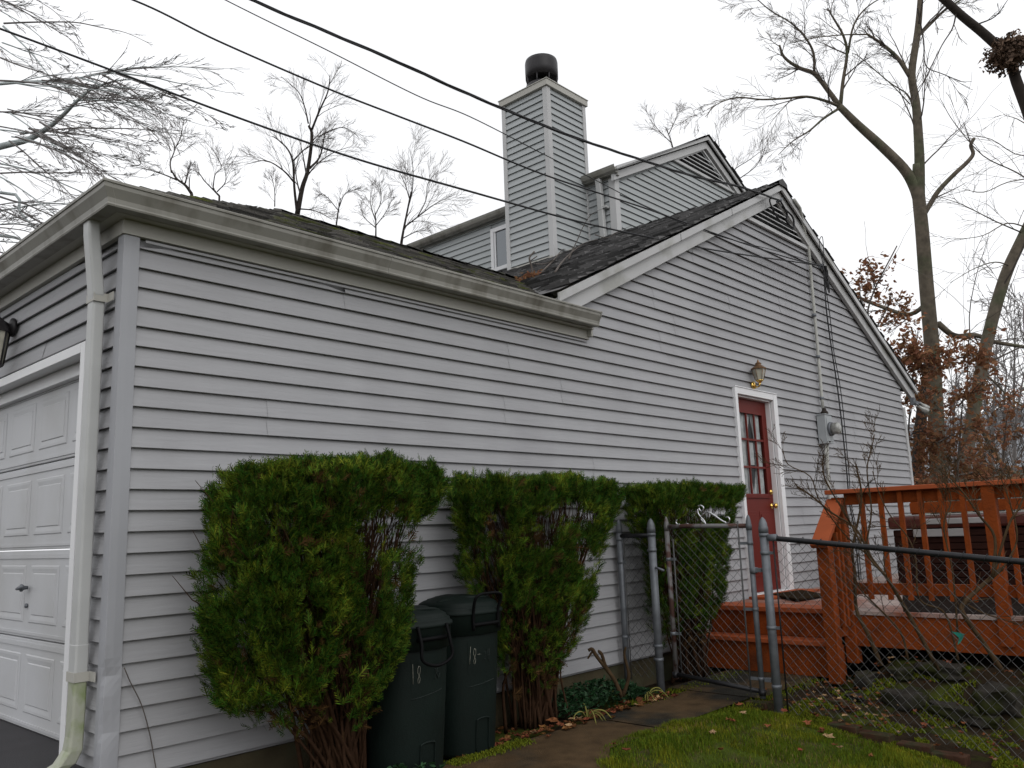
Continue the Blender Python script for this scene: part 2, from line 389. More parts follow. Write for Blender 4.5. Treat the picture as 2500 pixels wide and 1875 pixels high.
# rear wall of the lower storey and back of the upper storey body, closed boxes
b.box(11.33, 11.43, .11, 8, -.02, 2.9); b.box(6.20, 7.08, .5, .55, .2, 2.5)
build('wall_core', b, 'siding', H)
b = MB(); clap(b, 'x', 0, zs[:26], lambda z: (.048, 6) if z < 2.6 else None, seed=5, notch=[(.385, 3.1, -.3, 2.13)], seams=(0,))
build('front_wall', b, 'siding_front', H)
b = MB(); b.prism([(0.03, -.02), (0.40, -.02), (0.40, 2.09), (3.1, 2.09), (3.1, -.02), (6, -.02), (6, 2.75), (0.05, 2.75)], 0, 0.012, .09)
build('wall_core', b, 'siding_front', H)
# foundation
b = MB(); b.box(0.03, 11.40, 0.03, .3, -1.0, -0.03); b.box(0.03, .3, .31, .4, -1.0, -0.0)
build('foundation', b, 'concrete', H)
# corner posts
b = MB(); zz = [-.02, .05, .12, .17, .21, .25, .31, .37, .42, .46, .50, .54, .60, .8, 1.2, 1.8, 2.595]
dent = {.12: .003, .17: .008, .21: .015, .25: .013, .31: .008, .37: .006, .42: .011, .46: .017, .50: .009, .54: .003}
vs = []
for z in zz:
    q = dent.get(z, 0); vs += [(-.022, .052, z), (-.024 + q * .2, .02 - q * .5, z), (-.022 + q * .9, -.022 + q, z), (.015 + q, -.024 + q * .5, z), (.058 + q * .2, -.022, z), (.058, -.004, z), (-.004, .052, z)]
b.add(vs, [(i * 7 + k, i * 7 + (k + 1) % 7, (i + 1) * 7 + (k + 1) % 7, (i + 1) * 7 + k) for i in range(len(zz) - 1) for k in range(7)])
build('corner_post', b, 'post', H, bevel=.002)
b = MB(); b.box(11.375, 11.455, -.028, .05, -.02, 2.66); build('corner_post', b, 'trimgrey', H, bevel=.002)

# frieze, soffit, fascia
b = MB(); b.box(-.034, 3.765, -.034, -.004, 2.592, 2.668); b.box(-.034, -.004, -.002, 5.5, 2.592, 2.668)
b.box(3.74, 3.765, -.075, -.036, 2.61, 2.70)
build('frieze_board', b, 'frieze', H, bevel=.002)
b = MB(); b.box(.085, 3.74, -.0285, -.024, 2.568, 2.5815); build('siding_top_channel', b, 'siding', H)
b = MB(); b.box(-.09, 3.76, -.09, .05, 2.668, 2.676); b.box(-.09, .05, .052, 5.5, 2.668, 2.676); build('soffit', b, 'frieze', H)
b = MB(); b.box(-.088, 3.75, -.088, -.068, 2.672, 2.78); b.box(-.088, -.068, -.066, 5.5, 2.672, 2.78); build('fascia', b, 'frieze', H)
# gutter with a mitred corner
gp = [(0.002, -.106), (.064, -.106), (.072, -.108), (.076, -.100), (.074, -.092), (.078, -.070), (.092, -.046), (.103, -.028), (.106, -.008), (.112, -.006), (.113, .003), (.100, .003), (.098, -.012), (.096, -.03), (.002, -.03)]
b = MB(); O = .088; zt = 2.775; n = len(gp)
def gut(b, pts):
    m_ = len(pts[0]); vs = [p for s_ in pts for p in s_]; fs = []
    for i in range(len(pts) - 1):
        for k in range(m_): k2 = (k + 1) % m_; fs.append((i * m_ + k, i * m_ + k2, (i + 1) * m_ + k2, (i + 1) * m_ + k))
    fs.append(tuple(range(m_))); fs.append(tuple((len(pts) - 1) * m_ + k for k in range(m_ - 1, -1, -1)))
    b.add(vs, fs)
gut(b, [[(3.73, -(O + d), zt + .01 + z) for d, z in gp], [(-(O + d), -(O + d), zt + z) for d, z in gp], [(-(O + d), 5.8, zt - .01 + z) for d, z in gp]])
gutter = build('gutter', b, 'gutter', H)
b = MB()
for (x0, x1) in ((3.722, 3.737),):
    gut(b, [[(x0, -(O + d * 1.04), zt + .012 + z * 1.03) for d, z in gp], [(x1, -(O + d * 1.04), zt + .012 + z * 1.03) for d, z in gp]])
for x0 in (1.55,):
    gut(b, [[(x0, -(O + d * 1.03), zt + .006 + z * 1.02) for d, z in gp], [(x0 + .012, -(O + d * 1.03), zt + .006 + z * 1.02) for d, z in gp]])
build('gutter_end_cap', b, 'gutter', H)
b = MB()
gut(b, [[(-(O + d) + .035, -(O + d) - .0015, zt + z) for d, z in gp[:11]], [(-(O + d) - .0015, -(O + d) - .0015, zt + z) for d, z in gp[:11]], [(-(O + d) - .0015, -(O + d) + .035, zt + z) for d, z in gp[:11]]])
build('gutter_corner_strip', b, 'gutter', H)
b = MB()
gut(b, [[(3.73, -(O + d), zt + .01 + z) for d, z in ((.100, .0035), (.1135, .0035), (.1135, .0065), (.100, .0065))], [(-(O + d), -(O + d), zt + z) for d, z in ((.100, .0035), (.1135, .0035), (.1135, .0065), (.100, .0065))], [(-(O + d), 5.8, zt - .01 + z) for d, z in ((.100, .0035), (.1135, .0035), (.1135, .0065), (.100, .0065))]])
build('gutter_rim', b, 'frieze', H)

# downspout at the front
b = MB()
def rect_tube(b, pts, hx, hy, m_='x'):
    vs = []
    for p in pts:
        c = Vector(p[:3]); sx, sy = (p[3], p[4]) if len(p) > 3 else (hx, hy)
        o_ = .008
        vs += [c + Vector((dx, dy, 0)) for dx, dy in ((-sx + o_, -sy), (sx - o_, -sy), (sx, -sy + o_), (sx, sy - o_), (sx - o_, sy), (-sx + o_, sy), (-sx, sy - o_), (-sx, -sy + o_))]
    fs = []
    for i in range(len(pts) - 1):
        for k in range(8): k2 = (k + 1) % 8; fs.append((i * 8 + k, i * 8 + k2, (i + 1) * 8 + k2, (i + 1) * 8 + k))
    fs.append(tuple(range(7, -1, -1))); fs.append(tuple((len(pts) - 1) * 8 + k for k in range(8)))
    b.add(vs, fs)
rect_tube(b, [(-.122, .135, 2.675), (-.117, .138, 2.60), (-.076, .155, 2.30), (-.068, .168, 2.26), (-.066, .168, 1.2), (-.066, .165, .60), (-.066, .163, .575)], .030, .041)
build('downspout', b, 'down', H, bevel=.004)
b = MB()
rect_tube(b, [(-.066, .163, .60), (-.066, .163, .44)], .032, .043)
build('downspout', b, 'down', H, bevel=.003)
b = MB(); rect_tube(b, [(-.066, .163, .445), (-.066, .163, .30), (-.068, .164, .17)], .030, .041)
rect_tube(b, [(-.068, .164, .19), (-.072, .166, .13, .033, .044), (-.10, .175, .075, .039, .044), (-.17, .20, .03, .048, .044), (-.30, .24, .0, .044, .044)], .030, .041)
build('downspout_elbow', b, 'downdirty', H, bevel=.004)
b = MB()
for zc in (2.285, .455):
    b.box(-.101, -.097, .114, .212, zc - .022, zc + .022); b.box(-.097, -.03, .116, .1185, zc - .022, zc + .022)
    b.box(-.034, -.030, .05, .115, zc - .022, zc + .022); b.box(-.097, -.02, .2095, .212, zc - .022, zc + .022)
build('downspout_strap', b, 'frieze', H)

# ---- garage door
b = MB(); b.box(-.032, .004, .385, .445, .03, 2.115); b.box(-.032, .004, .447, 3.1, 2.06, 2.115); b.box(-.032, .004, 3.1, 3.16, .03, 2.115)
b.box(.006, .13, .40, .418, .03, 2.09); b.box(.006, .13, .42, 3.1, 2.066, 2.09)
b.box(.06, .11, .42, 3.1, 1.99, 2.065)
build('garage_frame', b, 'white', H, bevel=.003)
b = MB()
XD = .105; bots = [.045, .541, 1.045, 1.552, 2.03]
for si in range(4):
    z0, z1 = bots[si], bots[si + 1] - .006
    b.prism([(XD, z0 + .004), (XD, z1 - .004), (XD + .006, z1), (XD + .04, z1), (XD + .04, z0), (XD + .006, z0)], 1, .42, 3.09)
    b.box(XD - .006, XD - .0005, .42, 3.09, z1 - .045, z1 - .02)        # rib pressed along each joint
    b.box(XD - .006, XD - .0005, .42, 3.09, z0 + .018, z0 + .034)
    for k in range(5):
        y0 = .445 + k * .535 - .03 ; y1 = y0 + .455
        y0 = .955 - .535 + k * .535; y1 = y0 + .445
        if k == 0: y0, y1 = .43, .87
        a, c = z0 + .085, z1 - .085
        # raised panel: recessed groove frame then raised field
        pr0 = [(y0, a), (y1, a), (y1, c), (y0, c)]; g = .028; g2 = .055
        def rect(i, x): return [(x, y0 + i, a + i), (x, y1 - i, a + i), (x, y1 - i, c - i), (x, y0 + i, c - i)]
        vs = rect(0, XD - .0006) + rect(.006, XD - .0045) + rect(.02, XD - .0045) + rect(.045, XD - .0015) + rect(.05, XD - .006)
        fs = []
        for q in range(4):
            for s_ in range(4): fs.append((q * 4 + s_, q * 4 + (s_ + 1) % 4, q * 4 + 4 + (s_ + 1) % 4, q * 4 + 4 + s_))
        fs.append((16, 17, 18, 19)); b.add(vs, fs)
gd = build('garage_door', b, 'garage', H)
b = MB(); b.lathe([(.022, 0), (.022, .01), (.012, .02), (.01, .04)], (XD - .05, 1.415, .827), 14, ax='x')
b.tube([(XD - .052, 1.36, .835), (XD - .055, 1.415, .827), (XD - .052, 1.47, .82)], [.008, .012, .008], 8)
build('handle', b, 'galv', gd)
b = MB(); b.lathe([(.013, 0), (.014, .01), (.008, .014)], (XD - .014, 1.43, .722), 12, ax='x'); build('lock', b, 'galv', gd)
b = MB(); b.box(.10, .15, .42, 3.09, .03, .046); build('weather_strip', b, 'black', gd)

# ---- red side door
XA, XB, ZA, ZB = 6.245, 7.055, .345, 2.38
b = MB()
b.box(XA - .055, XA - .002, -.04, .0, ZA - .05, ZB + .068); b.box(XB + .002, XB + .095, -.04, 0, ZA - .05, ZB + .068); b.box(XA - .001, XB + .001, -.038, 0, ZB, ZB + .066)
b.box(XA, XA + .018, .001, .13, ZA, ZB - .02); b.box(XB - .018, XB, .001, .13, ZA, ZB - .02); b.box(XA, XB, .001, .13, ZB - .019, ZB)
b.box(XA - .06, XB + .10, -.046, -.030, ZB + .069, ZB + .080)
b.box(XA - .005, XB + .005, -.05, .13, ZA - .035, ZA)
dfr = build('door_frame', b, 'white', H, bevel=.003)
b = MB(); DY = .055
gx0, gx1, gz0, gz1 = 6.385, 6.925, 1.34, 2.22
b.box(XA + .018, gx0, DY, DY + .04, ZA + .003, ZB - .02); b.box(gx1, XB - .018, DY, DY + .04, ZA + .003, ZB - .02)
b.box(gx0, gx1, DY, DY + .04, gz1, ZB - .02); b.box(gx0, gx1, DY, DY + .04, ZA + .003, gz0)
fw = .028
b.box(gx0 - .012, gx0 + .014, DY - .012, DY - .0005, gz0 - .012, gz1 + .012); b.box(gx1 - .014, gx1 + .012, DY - .012, DY - .0005, gz0 - .012, gz1 + .012)
b.box(gx0 + .015, gx1 - .015, DY - .012, DY - .0005, gz1 - .014, gz1 + .012); b.box(gx0 + .015, gx1 - .015, DY - .012, DY - .0005, gz0 - .012, gz0 + .014)
b.box(gx0 - .03, gx1 + .03, DY - .018, DY - .0125, gz0 - .03, gz0 - .014)
for k in (1, 2):
    x = gx0 + (gx1 - gx0) * k / 3; b.box(x - .011, x + .011, DY - .006, DY + .012, gz0 + .014, gz1 - .014)
    z = gz0 + (gz1 - gz0) * k / 3; b.box(gx0 + .014, gx1 - .014, DY - .0075, DY + .010, z - .011, z + .011)
for (pa, pb) in ((XA + .12, 6.625), (6.685, XB - .12)):
    for i, (d, t) in enumerate(((0, .004), (.03, .009))):
        b.box(pa + d, pb - d, DY - t, DY - .0003 - i * .004, ZA + .16 + d, 1.17 - d)
rd = build('side_door', b, 'reddoor', H, bevel=.0015)
b = MB(); b.quad((gx0, DY + .016, gz0), (gx1, DY + .016, gz0), (gx1, DY + .016, gz1), (gx0, DY + .016, gz1))
# clear-ish pane with curtains behind
gm = bpy.data.materials.new('window_pane'); gm.use_nodes = True; t = gm.node_tree; pb = t.nodes['Principled BSDF']
pb.inputs['Base Color'].default_value = (.02, .022, .024, 1); pb.inputs['Roughness'].default_value = .04
trn = t.nodes.new('ShaderNodeBsdfTransparent'); trn.inputs[0].default_value = (.93, .95, .95, 1); ms = t.nodes.new('ShaderNodeMixShader')
fre = t.nodes.new('ShaderNodeLayerWeight'); fre.inputs[0].default_value = .35; mr = t.nodes.new('ShaderNodeMapRange'); mr.inputs[3].default_value = .10; mr.inputs[4].default_value = .6
t.links.new(fre.outputs['Fresnel'], mr.inputs[0]); t.links.new(mr.outputs[0], ms.inputs[0]); t.links.new(trn.outputs[0], ms.inputs[1]); t.links.new(pb.outputs[0], ms.inputs[2]); t.links.new(ms.outputs[0], t.nodes['Material Output'].inputs[0])
build('door_glass', b, gm, rd)
b = MB()
def drape(b, x0, x1, z0, z1, y, pull):
    n, m_ = 26, 12; vs = []
    for j in range(m_ + 1):
        t_ = j / m_; z = z1 + (z0 - z1) * t_
        wv = 1 - pull * math.sin(math.pi * min(1, t_ * 1.0)) * .9
        for i in range(n + 1):
            s_ = i / n; x = x0 + (x1 - x0) * s_ * wv
            vs.append((x, y + .012 * math.sin(s_ * 30 + t_ * 2), z))
    fs = [(j * (n + 1) + i, j * (n + 1) + i + 1, (j + 1) * (n + 1) + i + 1, (j + 1) * (n + 1) + i) for j in range(m_) for i in range(n)]
    b.add(vs, fs, True)
drape(b, gx0 + .002, gx0 + .30, gz0, gz1, DY + .036, .30); drape(b, gx1 - .002, gx1 - .24, gz0, gz1, DY + .036, .35)
b.box(6.58, 6.72, DY + .021, DY + .022, 1.66, 1.90)
build('curtain', b, 'curtain', rd)
b = MB(); b.box(gx0 - .05, gx1 + .05, DY + .3, DY + .31, gz0 - .1, gz1 + .1); build('dark_room', b, 'dark', rd)
b = MB(); kx = XB - .075
b.lathe([(.030, 0), (.030, -.008), (.011, -.012), (.011, -.032), (.026, -.04), (.029, -.054), (.020, -.066), (.004, -.069)], (kx, DY - .0005, 1.225), 20, ax='y'); build('door_knob', b, 'brass', rd)
b = MB(); b.lathe([(.028, 0), (.028, -.008), (.020, -.022), (.006, -.024)], (kx, DY - .0005, 1.375), 20, ax='y'); build('deadbolt', b, 'brass', rd)

# ---- main gable rake boards, roofs
def band(b, pts, lo, hi, y0, y1):
    """vertical band under a polyline of (x,z), between offsets lo..hi below, thickness in y"""
    for (p, q) in zip(pts[:-1], pts[1:]):
        b.prism([(p[0], p[1] - hi), (q[0], q[1] - hi), (q[0], q[1] - lo), (p[0], p[1] - lo)], 1, y0, y1)
RP = [(3.30, 2.905), (7.63, 5.07), (11.82, 2.975)]
b = MB(); band(b, [RP[0], RP[1]], .012, .088, -.118, -.095); band(b, [RP[0], RP[1]], .06, .225, -.070, -.024)
build('rake_board', b, 'rake', H, bevel=.003)
b = MB(); band(b, [(7.632, RP[1][1] - .001), RP[2]], .012, .088, -.118, -.095); band(b, [(7.632, RP[1][1] - .001), RP[2]], .06, .225, -.070, -.024)
build('rake_board', b, 'rake', H, bevel=.003)
b = MB(); b.box(5.20, 5.206, -.1195, -.0935, 3.765, 3.838); b.box(6.30, 6.305, -.1195, -.0935, 4.315, 4.388)
build('trim_seam', b, 'dark', H)
# gable vent
def vent(name, apex, zb, slope, y, nsl, parent, trim):
    ax_, az = apex; hw = (az - zb) / slope
    b = MB(); b.prism([(ax_ - hw, zb), (ax_ + hw, zb), (ax_, az)], 1, y + .01, y + .015); back = build(name, b, 'dark', parent)
    b = MB(); step = (az - zb) / nsl
    for i in range(nsl):
        z = zb + i * step; h0 = (az - z) / slope; h1 = (az - z - step * .5) / slope
        if h1 < .12: continue
        b.add([(ax_ - h0, y - .038, z), (ax_ + h0, y - .038, z), (ax_ + h0, y - .038, z + step * .24), (ax_ - h0, y - .038, z + step * .24), (ax_ + h0, y - .012, z + step * .31), (ax_ - h0, y - .012, z + step * .31)], [(0, 1, 2, 3), (3, 2, 4, 5)])
    build('louver', b, trim, back)
    b = MB(); b.box(ax_ - hw - .12, ax_ + hw + .12, y - .045, y - .012, zb - .035, zb - .001)
    band(b, [(ax_ - hw - .05, zb - .02), (ax_, az + .005), (ax_ + hw + .05, zb - .02)], -.015, .02, y - .042, y - .02)
    build('vent_frame', b, trim, back); return back
vent('gable_vent', (7.57, 4.875), 4.46, .49, -.005, 7, H, 'trimgrey')

def plane_z(a, b_, c): return lambda x, y: a + b_ * x + c * y
def inpoly(x, y, P):
    c = False; n = len(P)
    for i in range(n):
        x1, y1 = P[i]; x2, y2 = P[(i + 1) % n]
        if (y1 > y) != (y2 > y) and x < (x2 - x1) * (y - y1) / (y2 - y1) + x1: c = not c
    return c
def shingles(b, poly, zf, along, updir, seed, expo=.127, wid=.30, tk=1.0, strict=False):
    """tabs laid in courses; along: 2D unit along the course, updir: 2D unit uphill"""
    rr = random.Random(seed); A = Vector(along); Up = Vector(updir)
    us = [Vector(p).dot(A) for p in poly]; vs_ = [Vector(p).dot(Up) for p in poly]
    sl = math.hypot(1, abs(zf(Up.x, Up.y) - zf(0, 0)))
    e = expo / sl; v = min(vs_); r = 0; vtop = max(vs_) + .003
    nrm = Vector((-(zf(1, 0) - zf(0, 0)), -(zf(0, 1) - zf(0, 0)), 1)).normalized()
    while v < max(vs_):
        u = min(us) - rr.uniform(0, wid)
        while u < max(us):
            w_ = wid * rr.uniform(.35, 1.0); c = A * (u + w_ / 2) + Up * (v + e / 2)
            c1, c2_ = A * (u + .02) + Up * (v + e * .8), A * (u + w_ - .02) + Up * (v + e * .8)
            if inpoly(c.x, c.y, poly) and (not strict or (inpoly(c1.x, c1.y, poly) and inpoly(c2_.x, c2_.y, poly))):
                th = rr.uniform(.014, .034) * tk; curl = rr.uniform(0, .012) * tk
                uu0, uu1 = max(u, min(us)), min(u + w_, max(us)); skip = uu1 - uu0 < .04
                def P(uu, vv, h):
                    uu = min(max(uu, min(us)), max(us)); vv = min(vv, vtop); q = A * uu + Up * vv; return Vector((q.x, q.y, zf(q.x, q.y))) + nrm * h
                d = rr.uniform(-.010, .010)
                vs = [P(u + .003, v + d, curl), P(u + w_ - .003, v + d, curl * rr.random()), P(u + w_ - .003, v + d, th), P(u + .003, v + d, th + curl), P(u + w_ - .003, v + e + .02, .003), P(u + .003, v + e + .02, .003)]
                b.add(vs, [(0, 1, 2, 3), (3, 2, 4, 5), (1, 4, 2), (0, 3, 5)])
            u += w_
        v += e; r += 1
gzf = plane_z(2.785 + .5 * .14, 0, .5); gzh = plane_z(2.785 + .5 * .14, .5, 0)
zmL = plane_z(5.085 - .5 * 7.63, .5, 0); zmR = plane_z(5.085 + .5 * 7.63, -.5, 0)
def sheet(b, poly, zf, dz): b.add([(x, y, zf(x, y) + dz) for x, y in poly], [tuple(range(len(poly)))])
PG = [(-.14, -.14), (3.42, -.14), (5.55, 2.02), (2.02, 2.02)]
b = MB(); sheet(b, [(-.13, -.13), (3.3, -.13), (5.5, 2.02), (2.02, 2.02)], gzf, -.004); shingles(b, PG, gzf, (1, 0), (0, 1), 4, tk=.7, strict=True); 
PH = [(-.14, -.14), (2.02, 2.02), (2.02, 2.03), (-.14, 4.2)]
sheet(b, [(-.13, -.13), (2.02, 2.02), (-.13, 4.2)], gzh, -.004); shingles(b, PH, gzh, (0, 1), (1, 0), 5, tk=.7, strict=True)
b.add([(-.16, 4.2, 2.80), (5.5, 4.2, 2.80), (5.5, 2.02, 3.88), (2.02, 2.02, 3.88)], [(0, 1, 2, 3)])
rr = random.Random(8)
k = 0.10
while k < 2.1:                                   # hip caps
    p = Vector((-.14 + k, -.14 + k, gzf(0, -.14 + k) - .006)); q = p + Vector((.22, .22, .11))
    s1 = Vector((.085, -.085, -.04)); s2 = Vector((-.085, .085, -.04)); up = Vector((0, 0, .013 + rr.uniform(0, .005)))
    b.add([p + s1 + up, p + up * 1.25, p + s2 + up, q + s1, q + up * .3, q + s2, p + s1, p + s2], [(0, 1, 4, 3), (1, 2, 5, 4), (6, 7, 2, 1, 0)]); k += .14
x = 2.06
while x < 5.5:                                   # ridge caps
    up = .010 + rr.uniform(0, .006)
    b.add([(x, 1.90, 3.84 + up), (x, 2.02, 3.885 + up), (x, 2.14, 3.83 + up), (x + .3, 1.90, 3.83), (x + .3, 2.02, 3.885 + .008), (x + .3, 2.14, 3.83), (x, 1.90, 3.82), (x, 2.14, 3.82)], [(0, 1, 4, 3), (1, 2, 5, 4), (6, 7, 2, 1, 0)]); x += .2
build('garage_roof', b, 'shingle_moss', H)
b = MB(); PM = [(3.30, -.135), (7.60, -.135), (7.60, 6.5), (3.30, 6.5)]
sheet(b, [(3.3, -.12), (7.63, -.12), (7.63, 9), (3.3, 9)], zmL, -.004); sheet(b, [(7.63, -.12), (11.86, -.12), (11.86, 9), (7.63, 9)], zmR, -.004)
shingles(b, [(4.55 if False else 3.30, -.135), (7.60, -.135), (7.60, 6.5), (6.0, 6.5), (5.3, 2.2)], zmL, (0, 1), (1, 0), 6)
shingles(b, [(7.66, -.13), (11.86, -.13), (11.86, .5), (7.66, .9)], zmR, (0, 1), (-1, 0), 7, tk=.5)
y = -.14
while y < 6:
    up = .03 + rr.uniform(0, .01); zr = 5.085
    b.add([(7.52, y, zr - .05 + up), (7.63, y, zr + up), (7.74, y, zr - .05 + up), (7.52, y + .3, zr - .055), (7.63, y + .3, zr + .006), (7.74, y + .3, zr - .055), (7.52, y, zr - .06), (7.74, y, zr - .06)], [(0, 3, 4, 1), (1, 4, 5, 2), (6, 0, 1, 2, 7)]); y += .2
build('main_roof', b, 'shingle', H)

# ---- upper storey
YU, XU = 2.46, 7.85; AX, AZ, SU = 10.52, 7.40, .525
zu = [4.6 + i * E4 for i in range(22)]
def xru(z):
    hw = (AZ - .05 - z) / SU
    lo = max(XU + .05, AX - hw); hi = min(13.1, AX + hw); return (lo, hi) if hi - lo > .05 else None
b = MB(); clap(b, 'y', YU, zu, xru, seed=12)
b.prism([(XU, 4.5), (13.15, 4.5), (13.15, 6.0), (AX, AZ - .06), (XU + .01, 6.05)], 1, YU + .012, YU + .08)
build('upper_gable_wall', b, 'siding_up', H)
b = MB(); clap(b, 'x', XU, zu[:15], lambda z: (YU + .05, 12), seed=13, notch=[(4.12, 4.95, 5.2, 5.94)]); b.box(XU + .012, XU + .08, YU + .081, 12, 4.5, 6.10)
build('upper_side_wall', b, 'siding_up', H)
b = MB(); b.box(XU - .026, XU + .085, YU - .026, YU + .085, 4.7, 6.05); build('corner_post', b, 'trimgrey', H, bevel=.002)
b = MB()
UP_ = [(XU - .10, 6.165), (AX, 7.55), (13.35, 6.08)]
band(b, UP_, .006, .07, YU - .13, YU - .105); band(b, UP_, .085, .21, YU - .075, YU - .02)
build('rake_board', b, 'trimgrey', H, bevel=.003)
b = MB(); sheet(b, [(XU - .14, YU - .15), (AX, YU - .15), (AX, 12), (XU - .14, 12)], plane_z(7.575 - .529 * AX, .529, 0), 0)
sheet(b, [(AX, YU - .15), (13.4, YU - .15), (13.4, 12), (AX, 12)], plane_z(7.575 + .52 * AX, -.52, 0), 0)
sheet(b, [(XU - .14, YU - .15), (AX, YU - .15), (AX, 12), (XU - .14, 12)], plane_z(7.555 - .529 * AX, .529, 0), 0)
shingles(b, [(AX, YU - .165), (13.4, YU - .165), (13.4, 3.2), (AX, 3.2)], plane_z(7.577 + .52 * AX, -.52, 0), (0, 1), (-1, 0), 22, tk=.5)
build('upper_roof', b, 'shingle', H)
b = MB(); gut(b, [[(XU - .05 - d, YU - .12, 6.165 + z) for d, z in gp], [(XU - .05 - d, 12, 6.165 + z) for d, z in gp]]); 
b.box(XU - .05, XU + .0, YU - .10, 12, 6.04, 6.05)
build('upper_gutter', b, 'gutter', H)
b = MB(); rect_tube(b, [(XU - .10, YU + .21, 6.05), (XU - .085, YU + .21, 5.98), (XU - .060, YU + .20, 5.15), (XU - .075, YU + .19, 5.10)], .035, .045)
build('downspout', b, 'down', H, bevel=.003)
b = MB(); rect_tube(b, [(XU - .15, YU + .18, 5.00), (XU - .08, YU + .19, 5.09), (XU - .08, YU + .19, 5.14)], .045, .05); build('downspout_elbow', b, 'black', H)
b = MB(); b.box(XU - .10, XU - .02, YU + .10, YU + .255, 5.60, 5.63); build('downspout_strap', b, 'down', H)
vent('gable_vent', (10.45, 7.30), 6.845, .51, YU - .005, 6, H, 'trimgrey')
b = MB(); b.box(XU - .03, XU - .005, 4.12, 4.18, 5.20, 5.94); b.box(XU - .03, XU - .005, 4.88, 4.945, 5.20, 5.94); b.box(XU - .03, XU - .005, 4.182, 4.878, 5.87, 5.94); b.box(XU - .045, XU - .005, 4.182, 4.878, 5.20, 5.26)
b.box(XU - .018, XU + .004, 4.182, 4.22, 5.26, 5.87); b.box(XU - .018, XU + .004, 4.84, 4.878, 5.26, 5.87)
wf = build('upper_window', b, 'white', H, bevel=.002)
b = MB(); b.box(XU - .004, XU, 4.22, 4.84, 5.26, 5.87); wg = bpy.data.materials.new('mirror_pane'); wg.use_nodes = True
q = wg.node_tree.nodes['Principled BSDF']; q.inputs['Base Color'].default_value = (.16, .17, .18, 1); q.inputs['Metallic'].default_value = .9; q.inputs['Roughness'].default_value = .05
build('pane', b, wg, wf)

# ---- chimney
CX0, CX1, CY0, CY1, CZ = 7.0, 7.86, 2.95, 3.80, 7.35
b = MB(); zc = [4.62 + i * E4 for i in range(27)]
clap(b, 'y', CY0, zc, lambda z: (CX0 + .03, CX1 - .03), seed=31); clap(b, 'x', CX0, zc, lambda z: (CY0 + .03, CY1 - .03), seed=32)
b.box(CX0 + .012, CX1 - .012, CY0 + .012, CY1 - .012, 4.5, CZ)
ch = build('chimney', b, 'siding_up', H)
b = MB(); b.box(CX0 - .024, CX0 + .06, CY0 - .024, CY0 + .06, 4.60, CZ); b.box(CX1 - .05, CX1 + .02, CY0 - .024, CY0 + .04, 4.9, CZ); b.box(CX0 - .024, CX0 + .04, CY1 - .05, CY1 + .02, 4.6, CZ)
b.box(CX1 - .02, CX1 + .02, CY0 + .045, CY1, 4.9, CZ)
build('corner_board', b, 'trimgrey', ch, bevel=.002)
b = MB(); b.box(CX0 - .05, CX1 + .05, CY0 - .05, CY1 + .05, CZ - .005, CZ + .085); b.box(CX0 - .06, CX1 + .06, CY0 - .06, CY1 + .06, CZ + .086, CZ + .10)
build('chimney_cap', b, 'frieze', ch, bevel=.003)
b = MB(); b.box(CX0 - .03, CX0 - .026, CY0, CY1 - .05, 4.66, 4.80)
b.add([(CX0, CY0 - .03, 4.70), (CX1, CY0 - .03, 5.13), (CX1, CY0 - .03, 5.22), (CX0, CY0 - .03, 4.80)], [(0, 1, 2, 3)])
build('flashing', b, 'frieze', ch)
b = MB(); c = (7.43, 3.38, CZ + .10)
b.lathe([(.13, 0), (.13, .30), (.11, .30)], c, 28)
b.lathe([(.225, .08), (.245, .085), (.248, .225), (.235, .23), (.225, .23)], c, 36); b.lathe([(.225, .34), (.247, .345), (.250, .47), (.25, .60), (.24, .645), (.20, .66), (.02, .68)], c, 36)
for k in range(8):
    a = k * math.pi / 4 + .39; b.tube([(c[0] + .235 * math.cos(a), c[1] + .235 * math.sin(a), c[2] + .2), (c[0] + .235 * math.cos(a), c[1] + .235 * math.sin(a), c[2] + .36)], .012, 6)
for k in range(4):
    a = k * math.pi / 2 + .3; b.tube([(c[0] + .12 * math.cos(a), c[1] + .12 * math.sin(a), c[2] + .12), (c[0] + .23 * math.cos(a), c[1] + .23 * math.sin(a), c[2] + .12)], .01, 6)
build('flue_cap', b, 'black', ch)

